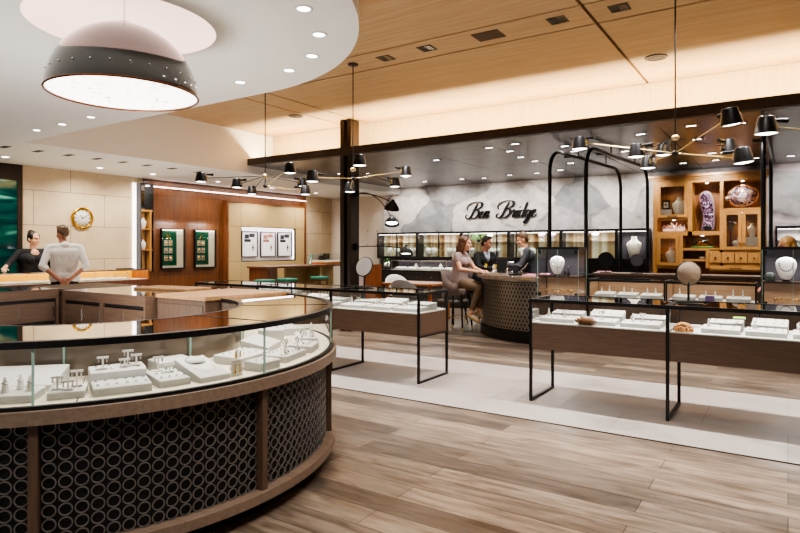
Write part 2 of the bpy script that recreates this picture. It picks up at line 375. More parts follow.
# green glass; waves and a weak glow paint the reflections in it
def green_screen():
    m, nt, b, N, L = newmat('green_glass_screen'); tc = N.new('ShaderNodeTexCoord'); mp = N.new('ShaderNodeMapping'); L.new(tc.outputs['Object'], mp.inputs['Vector']); mp.inputs['Scale'].default_value = (1, .5, 2.2)
    nz = N.new('ShaderNodeTexNoise'); nz.inputs['Scale'].default_value = 1.5; nz.inputs['Detail'].default_value = 2; nz.inputs['Distortion'].default_value = 1.5; L.new(mp.outputs[0], nz.inputs['Vector'])
    r = N.new('ShaderNodeValToRGB'); L.new(nz.outputs['Fac'], r.inputs['Fac']); e = r.color_ramp.elements
    e[0].position = .4; e[0].color = col(hexc('#06282a')); e[1].position = .75; e[1].color = col(hexc('#5aa08c')); x = e.new(.58); x.color = col(hexc('#0f453b'))
    L.new(r.outputs[0], b.inputs['Base Color']); L.new(r.outputs[0], b.inputs['Emission Color']); b.inputs['Emission Strength'].default_value = .22; b.inputs['Roughness'].default_value = .05
    return m
M['screen'] = green_screen()

# ================================================================== SETTING
ZS = 2.90      # low soffit
ZC = 3.70      # maple ceiling
ZK = 3.05      # dark canopy
YB = 13.4      # logo wall
XL = -11.2     # left wall
struct('floor', MB().box(-11.4, 5, -5, 13.6, -.1, 0), M['floor'])
struct('floor_stone_strip', MB().box(-11.2, 5, 4.77, 6.8, .0005, .004), M['strip'])
struct('trim_1', MB().box(-11.2, 5, 4.755, 4.77, .0005, .005).box(-11.2, 5, 6.8, 6.815, .0005, .005), M['groove'])
struct('wall_left', MB().box(XL-.2, XL, -5, 7.32, 0, 3.0).box(XL-.2, XL, 12.3, YB+.2, 0, 3.0), M['stone'])
struct('wall_left_walnut', MB().box(XL-.2, XL, 7.32, 12.3, 0, 3.0), M['walnut'])
struct('wall_back', MB().box(XL, -9.33, YB, YB+.2, 0, 3.3), M['beige'])
struct('wall_back_mural', MB().box(-9.33, 5, YB, YB+.2, 0, 3.3), M['mural'])
struct('wall_right', MB().box(5, 5.2, -5, YB+.2, 0, 3.9), M['beige'])

# maple ceiling in panels with open joints
mb = MB()
xs = [-8.75, -6.82, -6.32, -1.6, 1.6, 5]; ys = [-5, -1.5, 2.0, 5.5, 6.03, 8.62]; g = .017
for i in range(5):
    for j in range(5): mb.box(xs[i]+g, xs[i+1]-g, ys[j]+g, ys[j+1]-g, ZC, ZC+.03)
struct('ceiling', mb, M['ceil'])
struct('ceiling_backing', MB().box(-8.75, 5, -5, 8.7, ZC+.03, ZC+.06), M['ceilgroove'])
struct('wall_fascia', MB().box(-8.75, 5, 8.62, 8.7, ZK+.08, ZC), M['fascia'])
struct('trim_2', MB().box(-8.8, 5, 7.94, 8.06, ZK, ZK+.13, .006), M['bronze'])

# white soffit: rounded drop with a round light well
R0, CX, CY = 2.12, -4.04, 1.81
LX, LY, LR = -3.635, 2.245, .575
outer = [(XL-.1, -5), (XL-.1, YB+.1), (-8.75, YB+.1), (-8.75, 3.93), (CX, 3.93)]
outer += [(CX+R0*math.cos(PI/2-PI/2*i/28), CY+R0*math.sin(PI/2-PI/2*i/28)) for i in range(1, 29)] + [(CX+R0, -5)]
bm = bmesh.new()
ov = [bm.verts.new((x, y, ZS)) for x, y in outer]; iv = [bm.verts.new((LX+LR*math.cos(2*PI*i/48), LY+LR*math.sin(2*PI*i/48), ZS)) for i in range(48)]
ed = [bm.edges.new((l[i], l[(i+1) % len(l)])) for l in (ov, iv) for i in range(len(l))]
bmesh.ops.triangle_fill(bm, edges=ed, use_beauty=True)
bm.verts.index_update(); mb = MB(); mb.add([v.co[:] for v in bm.verts], [[v.index for v in f.verts] for f in bm.faces]); bm.free()
n = len(outer)
for i in range(n):
    a, b = outer[i], outer[(i+1) % n]
    mb.add([(a[0], a[1], ZS), (b[0], b[1], ZS), (b[0], b[1], ZC), (a[0], a[1], ZC)], [(0, 1, 2, 3)], 5 <= i < 34)
struct('ceiling_soffit', mb, M['white_ceiling'])
M['dome'] = mat('glowing_dome_plaster', '#efd4c9', .7, var=.01, emit=1.5)  # plaster glows itself for the cove light, pink to tint the bowl's reflection
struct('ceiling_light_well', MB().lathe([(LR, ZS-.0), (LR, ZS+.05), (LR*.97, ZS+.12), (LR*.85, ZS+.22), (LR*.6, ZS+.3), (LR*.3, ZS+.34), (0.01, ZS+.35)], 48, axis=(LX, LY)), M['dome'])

# dark canopy over the back of the shop, panelled
mb = MB()
xs = [-8.75+i*1.22 for i in range(12)]; ys = [8.45, 9.6, 10.75, 11.9, YB]
for i in range(11):
    for j in range(4): mb.box(xs[i]+.006, xs[i+1]-.006, ys[j]+.006, ys[j+1]-.006, ZK, ZK+.03)
mb.box(-8.75, 5, 8.06, 8.45, ZK, ZK+.012)
mb.box(-8.76, -8.74, 8.06, YB, ZK, ZK+.08)
struct('ceiling_canopy', mb, M['canopy'])
struct('ceiling_canopy_backing', MB().box(-8.75, 5, 8.45, YB, ZK+.03, ZK+.06), M['groove'])

# column
t = thing('steel_column', 'tall dark bronze steel column rising through the dark ceiling beam', 'column', (-6.46, 8.22, 0))
part('flange', MB().box(-.12, -.03, -.12, .12, 0, ZC-.01, .006), M['bronze'], t)
part('flange', MB().box(.04, .12, -.12, .12, 0, ZC-.01, .006), M['bronze'], t)
part('web', MB().box(-.035, .045, -.03, .03, 0, ZC-.01), M['black'], t)

# light strips
t = single('light_strip', MB().box(-8.6, 4.8, 8.09, 8.12, ZK+.014, ZK+.03), emis('cove_led', (1, .8, .5), 8), 'warm hidden light strip behind the dark beam washing the maple fascia', 'light strip')
M['wallled'] = emis('wall_led', (1, .93, .9), 3.5)
single('light_strip', MB().box(XL+.02, XL+.05, 7.4, 12.25, 2.735, 2.755), M['wallled'], 'white light strip along the top of the walnut wall', 'light strip')
single('light_strip', MB().box(XL+.005, XL+.03, 7.09, 7.16, .001, 2.78), M['wallled'], 'upright white light strip at the end of the limestone wall', 'light strip')

# ------------------------------------------------------------------ light sources
def spot(x, y, z, power, size=1.9, blend=.6, color=(1, .94, .86), r=.05, tx=None, ty=None, tz=0):
    l = bpy.data.lights.new('spot', 'SPOT'); l.energy = power; l.spot_size = size; l.spot_blend = blend; l.color = color; l.shadow_soft_size = r
    o = bpy.data.objects.new('spot_light', l); C.objects.link(o); o.location = (x, y, z)
    if tx is not None:
        d = Vector((tx-x, ty-y, tz-z)); o.rotation_euler = d.to_track_quat('-Z', 'Y').to_euler()
    return o
def area(x, y, z, sx, sy, power, color=(1, .95, .88), rot=(0, 0, 0)):
    l = bpy.data.lights.new('area', 'AREA'); l.shape = 'RECTANGLE'; l.size = sx; l.size_y = sy; l.energy = power; l.color = color
    o = bpy.data.objects.new('area_light', l); C.objects.link(o); o.location = (x, y, z); o.rotation_euler = rot; return o

# round downlights with a white trim in the soffits
def downlight(loc, trim, rad=.06, dark=False):
    t = thing('recessed_downlight', '', 'downlight', loc)
    part('trim_ring', MB().lathe([(rad*.78, -.001), (rad*.8, -.006), (rad*1.1, -.006), (rad*1.15, 0)], 20), trim, t)
    part('lens', MB().lathe([(rad*.8, -.002), (0.001, -.002)], 20), M['downglow'], t); return t
def sqlight(loc, w=.075, lens=None):
    t = thing('recessed_spotlight', '', 'downlight', loc)
    part('trim_frame', MB().box(-w*1.5, w*1.5, -w*.62, -w*.45, -.006, 0).box(-w*1.5, w*1.5, w*.45, w*.62, -.006, 0).box(-w*1.5, -w*.95, -w*.45, w*.45, -.006, 0).box(w*.95, w*1.5, -w*.45, w*.45, -.006, 0), M['black'], t)
    part('lens', MB().box(-w*.95, w*.95, -w*.45, w*.45, -.004, -.001), lens or M['downglow'], t); return t
# white soffit row
a = [downlight((x, y, ZS), M['white_ceiling'], .05) for x, y in [(-2.45, 2.67), (-2.66, 3.05), (-3.0, 3.36), (-3.4, 3.53), (-4.0, 3.55), (-7.72, 3.62), (-7.1, 3.61), (-6.45, 3.59)]]
for o in a: o['group'] = 'downlights round the white soffit edge'
rank(a, 'round lit downlight in the white curved soffit, {} of its row')
for o in a[:5]: spot(o.location.x, o.location.y, ZS-.03, 58, 2.2)
a = [downlight((-10.4, y, ZS), M['white_ceiling'], .07) for y in (4.41, 5.95, 7.02, 8.6, 10.2, 11.8)]
for o in a: o['group'] = 'downlights near the limestone wall'
rank(a, 'round lit downlight in the low soffit close to the wall, {}')
for o in a: spot(o.location.x, o.location.y, ZS-.03, 95, 2.3, .8, (1, .92, .8), .06, XL+.2, o.location.y+.05, 1.2)
a = [sqlight((-9.38, y, ZS), .07, M['backing']) for y in (3.97, 4.42, 4.87, 5.32, 5.77, 6.22, 6.72, 7.3)]
for o in a: o['group'] = 'dark slot lights in the low soffit'
rank(a, 'dark slotted light in the low soffit, {} of its row')
for y in (4.6, 6.0, 7.5, 9.2, 11): spot(-9.5, y, ZS-.03, 80, 2.2, .6)
# dark canopy grid, measured rows
pts = [(-2.93, 9.17), (-2.95, 9.73), (-1.73, 8.79), (-1.12, 9.65), (-.71, 11.08), (.04, 12.3), (-1.06, 8.55), (-1.1, 12.14), (-1.07, 11.21), (-1.65, 12.22), (-.49, 12.25), (-.51, 8.71),
       (-3.99, 8.66), (-3.5, 8.55), (-3.84, 9.15), (-3.93, 9.86), (-3.89, 10.45), (-5.81, 12.35), (-4.48, 12.14), (-5.1, 12.15), (-3.91, 11.94), (-3.42, 11.07), (-2.25, 10.2),
       (-8.05, 9.9), (-7.55, 10.2), (-7.2, 11.2), (-7.3, 12.2), (-5.35, 9.35), (-6.3, 12.2)]
a = [sqlight((x, y, ZK), .058) for x, y in pts]
for o in a: o['group'] = 'square spotlights in the dark ceiling'
rank(a, 'small square spotlight in the dark ceiling, {} across the view')
for o in a: spot(o.location.x, o.location.y, ZK-.04, 85, 1.8, .8)
# maple ceiling channel
a = []
for x, y in [(-3.4, 5.73), (-1.9, 5.73), (-1.32, 5.75), (-3.98, 5.76), (-5.2, 5.75), (-.2, 5.75)]:
    t = thing('recessed_spotlight', '', 'downlight', (x, y, ZC), 0, 'spotlights in the maple ceiling channel')
    part('trim_frame', MB().box(-.09, .09, -.09, -.07, -.006, 0).box(-.09, .09, .07, .09, -.006, 0).box(-.09, -.07, -.07, .07, -.006, 0).box(.07, .09, -.07, .07, -.006, 0), M['black'], t)
    part('lens', MB().box(-.07, .0, -.07, .07, -.004, -.001), M['backing'], t); part('reflector', MB().box(0, .07, -.07, .07, -.004, -.001), M['silver'], t); a.append(t)
rank(a, 'black square spotlight in the maple ceiling channel, {}')
single('ceiling_vent', MB().box(-.15, .15, -.12, .12, -.008, 0, .003), mat('brown_grille', '#4a362a', .7), 'brown rectangular grille in the maple ceiling channel', 'vent', (-2.65, 5.74, ZC))
for x, y, l in [(-7.01, 7.45, 'flat round dark speaker in the maple ceiling near the pale bulkhead'), (-1.3, 7.48, 'flat round dark speaker in the maple ceiling right of the long pendant rod')]:
    t = thing('ceiling_speaker', l, 'speaker', (x, y, ZC))
    part('rim', MB().lathe([(.10, -.004), (.105, -.012), (.125, -.012), (.13, 0)], 24), M['bronze'], t); part('grille', MB().lathe([(.1, -.006), (.001, -.008)], 24), mat('brown_speaker_mesh', '#3e2c22', .7), t)
for x in (-6.4, -5.2, -3.9, -1.7, -.6, .3): spot(x, 5.70, ZC-.04, 520, 1.4, .5, (1, .95, .9), .03)
for x in (-8.4, -7.2, -6.0, -4.8, -3.6, -2.5, -1.2, .2, 1.6): spot(x, 12.35, ZK-.04, 80, 1.9, .8, (1, .95, .88), .05, x, YB, 1.9)  # wash spots added to brighten the mural, without fittings
for x, y in [(-1.2, 3.2), (-.2, 3.9), (-1.8, 2.0), (-.5, 1.2)]: spot(x, y, ZC-.04, 85, 1.6, .6, (1, .93, .85), .05)
for x, y in [(-4.5, 7.3), (-2.5, 7.3), (-.6, 7.3)]: spot(x, y, ZC-.04, 70, 1.7, .6, (1, .95, .9), .05)
for x, y in [(-5.3, 2.4), (-5.4, 1.0), (-4.6, 2.6)]: spot(x, y, ZS-.04, 45, 2.0, .7)  # fill spots added to brighten the staff cabinets
for x, y, tx, ty in [(-.5, .6, -2.5, 1.7), (-.6, 2.9, -2.45, 2.6), (-1.3, .1, -2.9, 1.0)]: spot(x, y, ZC-.04, 150, 1.0, .7, (1, .95, .9), .06, tx, ty, .35)  # frontal fill spots added for the round counter's face
area(-4.3, 2.1, .55, .8, .8, 48, (1, .97, .93), (PI, 0, 0)); area(-8.0, 6.2, .25, .7, 2.4, 34, (1, .92, .82), (PI, 0, 0))  # upward fill lights added low and out of view to brighten the soffits
# bounce from the mall behind the camera
w = bpy.data.worlds.new('world'); S.world = w; w.use_nodes = True
w.node_tree.nodes['Background'].inputs[0].default_value = (1, .95, .9, 1); w.node_tree.nodes['Background'].inputs[1].default_value = .55
area(-1.9, 8.17, ZK+.035, 13.4, .05, 420, (1, .80, .50), (PI, 0, 0))
area(XL+.25, 9.8, ZS-.03, .1, 4.8, 30, (1, .92, .85))
S.view_settings.view_transform = 'AgX'; S.view_settings.look = 'AgX - Medium High Contrast'; S.view_settings.exposure = .22

# ================================================================== BOWL PENDANT
t = thing('bowl_pendant_lamp', 'large glossy black dome pendant with glowing white patterned underside below the white soffit', 'pendant lamp', (LX, LY, 2.453))
RB, HB = .458, .455
def dome(t0, t1, n=10, k=1.0): return [(RB*k*math.cos(t0+(t1-t0)*i/n), HB*k*math.sin(t0+(t1-t0)*i/n)) for i in range(n+1)]
part('dome_shade', MB().lathe(dome(0, PI/2-.12, 18), 56), M['bowl'], t)
part('collar', MB().lathe([(.058, .448), (.058, .466), (.03, .474), (.004, .474)], 24), mat('bronze_collar', '#4a3028', .3, .8), t)
mb = MB()
for i in range(26):
    a = 2*PI*i/26; mb.sph((RB*math.cos(a)*.978, RB*math.sin(a)*.978, HB*.22), .006, n=6, m=4)
part('rivet', mb, M['silver'], t)
part('rim', MB().torus((0, 0, 0), RB, .007, 'z', 56, 6), mat('copper_rim', '#7a4a2c', .3, .9), t)
def relief():
    m, nt, b, N, L = newmat('relief_diffuser'); tc = N.new('ShaderNodeTexCoord'); vo = N.new('ShaderNodeTexNoise'); vo.inputs['Scale'].default_value = 16; vo.inputs['Detail'].default_value = 3; vo.inputs['Distortion'].default_value = 1.6; L.new(tc.outputs['Object'], vo.inputs['Vector'])
    r = N.new('ShaderNodeValToRGB'); L.new(vo.outputs['Fac'], r.inputs['Fac']); r.color_ramp.elements[0].position = .30; r.color_ramp.elements[0].color = (.25, .22, .2, 1); r.color_ramp.elements[1].position = .42; r.color_ramp.elements[1].color = (1, .96, .93, 1)
    L.new(r.outputs[0], b.inputs['Base Color']); L.new(r.outputs[0], b.inputs['Emission Color']); b.inputs['Emission Strength'].default_value = 3.2; return m
part('relief_diffuser', MB().lathe([(RB*.985, .006), (RB*.8, .03), (RB*.4, .045), (.001, .05)], 48), relief(), t)
part('cable', MB().cyl((0, 0, .47), (0, 0, 3.24-2.453), .006, n=8), M['silver'], t)
area(LX, LY, 2.44, .5, .5, 25, (1, .96, .92))

# ================================================================== CHANDELIERS
def shade(t, p, toward, tilt=(0, 0), sc=1.0, back=False):
    # black truncated-cone shade with a lit underside, brass knuckle and a small side counterweight
    x, y, z = p; dx, dy = toward; mb = MB().at(x, y, z, 0, tilt[0], tilt[1])
    mb.lathe([(.078*sc, -.065*sc), (.055*sc, .052*sc), (.050*sc, .06*sc), (.001, .06*sc)], 24)
    mb.lathe([(.075*sc, -.065*sc), (.078*sc, -.065*sc)], 24)
    s = part('lamp_shade', mb, M['black'], t)
    part('diffuser', MB().at(x, y, z, 0, tilt[0], tilt[1]).lathe([(.074*sc, -.058*sc), (.04*sc, -.066*sc), (.001, -.068*sc)], 24), M['lamp_white'], s)
    d = Vector((dx, dy, 0)).normalized()
    k = Vector(p)+d*.075*sc
    part('knuckle', MB().cyl(k+Vector((0, 0, -.03)), k+Vector((0, 0, .04)), .009, n=8).cyl(Vector(p)+d*.05, k+d*.012, .008, n=8), M['brass'], s)
    e = k+Vector((0, 0, .035)); part('counterweight', MB().cyl(e-d*.01, e+d*.085, .012, .018, n=10), M['black'], s)
    return k
def chandelier(label, hx, hy, zu, zl, upper, lower):
    t = thing('chandelier', label, 'chandelier', (hx, hy, ZC))
    o = lambda q: (q[0]-hx, q[1]-hy, q[2]-ZC)
    part('ceiling_canopy', MB().lathe([(.001, -.02), (.06, -.02), (.065, -.012), (.065, 0)], 24), M['bronze'], t)
    part('stem', MB().cyl((0, 0, -.01), (0, 0, zl-ZC), .007, n=8), M['black'], t)
    part('upper_hub', MB().sph((0, 0, zu-ZC), .034, .034, .028), M['brass'], t)
    part('lower_hub', MB().sph((0, 0, zl-ZC), .03, .03, .026), M['black'], t)
    for grp, z, m in ((upper, zu, M['black']), (lower, zl, M['brass'])):
        for q in grp:
            p = Vector(o(q[:3])); c = Vector((0, 0, z-ZC)); d = (c-p); d.z = 0
            k = shade(t, p, (d.x, d.y), q[3] if len(q) > 3 else (0, 0))
            part('arm', MB().cyl(c, k+Vector((0, 0, -.012)), .0048, n=8), m, t)
chandelier('black and brass seven-arm chandelier hanging over the near right glass cases', -.83, 5.68, 2.42, 2.285,
           [(-1.18, 5.8, 2.36), (-.47, 6.39, 2.42), (-1.04, 6.38, 2.44)],
           [(-1.74, 5.92, 2.50), (-1.17, 6.29, 2.31), (-.35, 4.92, 2.41, (.12, -.12)), (-.30, 5.43, 2.19, (0, -.1))])
chandelier('black and brass chandelier in front of the bronze column, on a long thin rod', -4.45, 5.73, 2.41, 2.30,
           [(-4.0, 5.27, 2.433), (-4.45, 6.65, 2.343)], [(-4.44, 4.98, 2.254), (-4.71, 6.0, 2.234), (-4.11, 6.4, 2.44)])
chandelier('leftmost black and brass chandelier, hanging in front of the walnut wall', -5.9, 5.67, 2.422, 2.287,
           [(-6.48, 5.08, 2.387), (-6.39, 5.61, 2.352), (-6.83, 6.29, 2.333), (-5.91, 6.41, 2.41)], [(-5.07, 5.28, 2.425), (-5.67, 6.21, 2.265)])
chandelier('chandelier at the right edge with one lit lamp showing', .50, 5.45, 2.42, 2.27,
           [(.9, 5.9, 2.4)], [(-.13, 4.94, 2.324), (.95, 5.0, 2.35)])

# swing lamps fixed to the column
def swing(label, base, shades):
    t = thing('swing_arm_lamp', label, 'wall lamp', base)
    part('bracket', MB().box(-.03, .03, -.04, .04, -.06, .06, .006), M['black'], t)
    for q, drop, tl in shades:
        p = Vector(q)-Vector(base); a = Vector((.03, .0, 0)); mid = a*.45+p*.55+Vector((0, 0, drop))
        pts = [a*(1-u)**2+mid*2*u*(1-u)+p*u*u for u in [i/12 for i in range(13)]]
        part('arm', MB().tube(pts, .009, 6), M['black'], t)
        s = part('lamp_shade', MB().at(p.x, p.y, p.z, 0, *tl).lathe([(.13, -.11), (.115, -.06), (.07, .0), (.035, .03), (.03, .06), (.001, .065)], 24), M['black'], t)
        part('bulb', MB().at(p.x, p.y, p.z, 0, *tl).lathe([(.098, -.075), (.06, -.085), (.001, -.09)], 20), M['lamp_white'], s)
swing('pair of black shades on long curved arms from the right side of the column', (-6.305, 8.22, 2.40), [((-5.60, 8.30, 2.21), .10, (.2, .3)), ((-5.60, 8.28, 1.95), .32, (-.3, -.2))])
swing('single low black shade on a long arm from the column, above the orange table', (-6.305, 8.22, 1.47), [((-5.38, 8.38, 1.44), .05, (-.2, -.12))])

# ================================================================== ROUND ISLAND COUNTER
IX, IY = -3.95, 2.23
A0, A1 = math.radians(-100), math.radians(80)
isl = thing('round_display_counter', 'big curved glass display counter with black ring-patterned front in the left foreground', 'display counter', (IX, IY, 0))
J = [math.radians(a) for a in (-100, -77, -38, 1, 40, 80)]
part('plinth', MB().arcbox(.96, 1.50, 0, .10, A0, A1, 64), M['backing'], isl)
part('base_trim', MB().arcbox(1.44, 1.625, .10, .150, A0, A1, 72), M['ledge'], isl)
part('body', MB().arcbox(.96, 1.545, .15, .70, A0, A1, 72), M['backing'], isl)
part('ledge', MB().arcbox(.955, 1.635, .70, .760, A0, A1, 72), M['ledge'], isl)
for a in J: 
    d = .012; part('mullion', MB().arcbox(1.54, 1.60, .15, .70, a-d, a+d, 3), M['counterwood_z'], isl)
# ring grilles: one panel between each pair of mullions
sp_ = .0600
for k in range(5):
    a0, a1 = J[k]+.013, J[k+1]-.013; R = 1.556; n = max(1, int((a1-a0)*R/sp_)); st = (a1-a0)/n; mb = MB()
    for i in range(n):
        a = a0+(i+.5)*st
        for j in range(9):
            mb.m = Matrix.Translation((R*math.cos(a), R*math.sin(a), .15+.0306+j*.0611)) @ Euler((0, 0, a)).to_matrix().to_4x4()
            vs = []; nn = 18
            for q in range(nn):
                b = 2*PI*q/nn
                for rr, h in ((.0292, 0), (.0292, .006), (.0238, .006), (.0238, 0)): vs.append((h, rr*math.cos(b)*1.0, rr*math.sin(b)))
            mb.add(vs, [(q*4+c, ((q+1) % nn)*4+c, ((q+1) % nn)*4+c+1, q*4+c+1) for q in range(nn) for c in range(3)], False)
    part('ring_grille', mb, M['ring'], isl)
part('deck', MB().arcbox(.97, 1.585, .760, .770, A0, A1, 72), M['deck'], isl)
part('sill', MB().arcbox(1.585, 1.612, .760, .776, A0, A1, 72), M['black'], isl)
part('inner_wall', MB().arcbox(.95, .975, 0, 1.015, A0, A1, 64), mat('smoked_back', '#62564c', .15, .0, coat=.5), isl)
for k in range(5):
    g_ = .003; mb = MB().lathe([(1.594, .776), (1.594, 1.022)], 24, J[k]+g_, J[k+1]-g_); part('front_glass', mb, M['glass'], isl)
for a in J[1:-1]:
    part('glass_edge', MB().arcbox(1.590, 1.600, .776, 1.022, a-.0028, a+.0028, 1), M['gedge'], isl)
    part('glass_edge', MB().arcbox(.978, .99, .775, 1.022, a-.005, a+.005, 1), M['gedge'], isl)
    part('deck_joint', MB().arcbox(.98, 1.58, .7690, .77008, a+.10, a+.104, 1), M['groove'], isl)
part('top_rim', MB().arcbox(1.575, 1.612, 1.022, 1.052, A0, A1, 72), M['black'], isl)
part('inner_rim', MB().arcbox(.945, .972, 1.022, 1.046, A0, A1, 64), M['black'], isl)
part('glass_top', MB().lathe([(.972, 1.045), (1.575, 1.045)], 72, A0, A1), M['glasstop'], isl)
for a in (J[3]+.05, J[4]+.02): part('top_joint', MB().arcbox(.972, 1.575, 1.041, 1.047, a-.004, a+.004, 1), M['black'], isl)
part('end_glass', MB().quad((.975*math.cos(A1), .975*math.sin(A1), .776), (1.59*math.cos(A1), 1.59*math.sin(A1), .776), (1.59*math.cos(A1), 1.59*math.sin(A1), 1.022), (.975*math.cos(A1), .975*math.sin(A1), 1.022)), M['glass'], isl)

def polar(r, th, z=.7702): return (IX+r*math.cos(math.radians(th)), IY+r*math.sin(math.radians(th)), z)
def trad(th): return math.radians(th)+PI/2         # local x along the curve, local -y faces outwards
# small white things shown in the cases
def tray(name, label, loc, rz, w, d, hf, hb, cat='tray', gems=0, m=None, group=None, groove=True):
    t = thing(name, label, cat, loc, rz, group)
    vs = [(-w/2, -d/2, 0), (w/2, -d/2, 0), (w/2, d/2, 0), (-w/2, d/2, 0), (-w/2, -d/2, hf), (w/2, -d/2, hf), (w/2, d/2, hb), (-w/2, d/2, hb)]
    part('base', MB().add(vs, [(3, 2, 1, 0), (0, 1, 5, 4), (1, 2, 6, 5), (2, 3, 7, 6), (3, 0, 4, 7)]), mat_tray, t)
    e = .006; f = lambda y: hf+(hb-hf)*(y+d/2)/d
    mb = MB().add([(-w/2, -d/2, hf), (w/2, -d/2, hf), (w/2, d/2, hb), (-w/2, d/2, hb), (-w/2+e, -d/2+e, hf+.004), (w/2-e, -d/2+e, hf+.004), (w/2-e, d/2-e, hb+.004), (-w/2+e, d/2-e, hb+.004)],
                  [(4, 5, 6, 7), (0, 1, 5, 4), (1, 2, 6, 5), (2, 3, 7, 6), (3, 0, 4, 7)])
    part('pad', mb, m or M['white'], t)
    if gems:
        mb = MB(); rows = max(1, int(d/.075)); 
        for j in range(rows):
            for i in range(gems):
                x = -w/2+w*(i+.5)/gems+random.uniform(-.004, .004); y = -d/2+d*(j+.5)/rows
                mb.at(x, y, f(y)+.004).torus((0, 0, .001), .006, .0014, 'y', 10, 4); mb.sph((0, 0, .008), .003, n=6, m=4)
        for_g = part('inset_rings', mb, M['ruby'], t)
    return t
mat_tray = mat('pale_grey_tray_side', '#b5b3af', .6, var=.02)
def tstand(label, loc, rz, h=.075, two=True, m=None, name='earring_stand', group=None):
    mb = MB().box(-.022, .022, -.014, .014, 0, .006, .002).box(-.004, .004, -.003, .003, .006, h).box(-.026, .026, -.005, .005, h-.010, h)
    t = thing(name, label, 'jewelry stand', loc, rz, group); part('stand', mb, m or M['white'], t)
    e = MB()
    for x in (-.018, .018): e.cyl((x, -.006, h-.008), (x, -.006, h-.028), .003, .0045, n=8)
    part('earring', e, M['silver'], t); return t
def cone(label, loc, h=.075, r=.018, m=None, group=None):
    t = thing('ring_cone', label, 'ring holder', loc, 0, group)
    part('cone', MB().lathe([(.001, 0), (r, 0), (r*.95, .004), (r*.55, h*.55), (r*.28, h*.95), (.001, h)], 16), m or M['white'], t)
    part('ring', MB().torus((0, 0, h*.52), r*.62, .0022, 'z', 16, 5).sph((0, -r*.62, h*.52+.003), .005, n=6, m=4), M['silver'], t); return t
def bracelet_stand(label, loc, rz, r=.03):
    t = thing('bracelet_stand', label, 'jewelry stand', loc, rz)
    part('post', MB().cyl((0, 0, 0), (0, 0, .05), .004, n=8).lathe([(.001, 0), (.02, 0), (.02, .005), (.001, .006)], 14), M['silver'], t)
    part('bangle', MB().torus((0, 0, .05+r*.8), r, .004, 'y', 20, 5), M['silver'], t); return t

# foreground pieces, from left to right
tray('wedge_tray', 'wide white sloping jewelry board at the left end of the round counter, at the back', polar(1.17, -47), trad(-45), .42, .24, .03, .08)
tray('jewelry_tray', 'white tray at the far left front of the round counter, holding ring cones', polar(1.42, -44.6), trad(-44.6), .30, .16, .032, .036, gems=0)
for k, (r, a) in enumerate([(1.44, -43.8), (1.39, -42.0), (1.43, -40.0)]):
    cone(['white ring cone on the far left front tray, leftmost of three', 'white ring cone on the far left front tray, middle of three', 'white ring cone on the far left front tray, rightmost of three'][k], polar(r, a, .8090), .07)
tray('jewelry_tray', 'small white tray carrying three earring stands, left part of the round counter', polar(1.42, -34.0), trad(-34.0), .15, .14, .03, .034, gems=4)
for k, (r, a, h) in enumerate([(1.44, -35.6, .06), (1.46, -33.8, .042), (1.40, -32.6, .075)]):
    tstand(['white earring stand, left on the small three-stand tray', 'short white earring stand, in front on the small three-stand tray', 'tall white earring stand, right on the small three-stand tray'][k], polar(r, a, .8070), trad(-33), h)
tray('jewelry_tray', 'long low white tray of set rings, front tier in the middle of the round counter', polar(1.42, -25.0), trad(-25.0), .25, .16, .034, .038, gems=6)
tray('jewelry_tray', 'white ring tray with small studs, right beside the long front tier', polar(1.37, -15.8), trad(-15.8), .15, .23, .032, .046, gems=4)
tray('raised_jewelry_tray', 'higher white two-tone ring tray stepping up behind the long front tier', polar(1.255, -25.0), trad(-25.0), .25, .15, .075, .08, gems=4)
for k, (r, a, z, h) in enumerate([(1.27, -28.0, .8545, .06), (1.26, -23.5, .8545, .04), (1.22, -22.5, .8545, .075), (1.25, -20.9, .8545, .055), (1.30, -16.7, .8180, .075), (1.34, -14.8, .8160, .04)]):
    tstand(['white earring stand at the left of the raised middle tray', 'short white earring stand near the centre of the raised middle tray', 'tall white earring stand at the back of the raised middle tray', 'white earring stand at the right end of the raised middle tray', 'tall white earring stand at the back of the studded tray', 'low white earring stand in the middle of the studded tray'][k], polar(r, a, z), trad(a), h)
def necklace_pad(label, loc, rz, w=.17, d=.27, hf=.025, hb=.085):
    t = tray('necklace_pad', label, loc, rz, w, d, hf, hb, 'necklace display')
    f = lambda y: hf+(hb-hf)*(y+d/2)/d+.006
    pts = [(.05*math.cos(a), .075+.035*math.sin(a), f(.075+.035*math.sin(a))+.008) for a in [2*PI*i/24 for i in range(25)]]
    part('neck_form', MB().at(0, .075, f(.075)-.004).lathe([(.055, 0), (.052, .01), (.035, .018), (.001, .02)], 24), M['white'], t)
    part('necklace', MB().tube(pts, .0028, 6).tube([(.062*math.cos(a), .02+.10*math.sin(a), f(.02+.10*math.sin(a))) for a in [PI+PI*i/16 for i in range(17)]], .0015, 5), M['silver'], t); return t
necklace_pad('white sloping pad with a silver chain necklace on a neck form, mid round counter', polar(1.38, -8.2), trad(-8.2))
def ecard(label, loc, rz):
    t = thing('earring_card', label, 'earring card', loc, rz)
    part('card', MB().box(-.036, .036, -.004, .004, 0, .085, .002).box(-.032, .032, -.004, .03, 0, .004), M['white'], t)
    e = MB()
    for x in (-.015, .015): e.sph((x, -.008, .056), .005, n=8, m=6).cyl((x, -.008, .05), (x, -.008, .025), .0022, n=6).sph((x, -.008, .022), .006, .004, .009, n=8, m=6)
    part('earring', e, M['gold'], t); return t
ecard('white upright card with a pair of gold drop earrings by the glass joint', polar(1.50, -3.0), trad(-3))
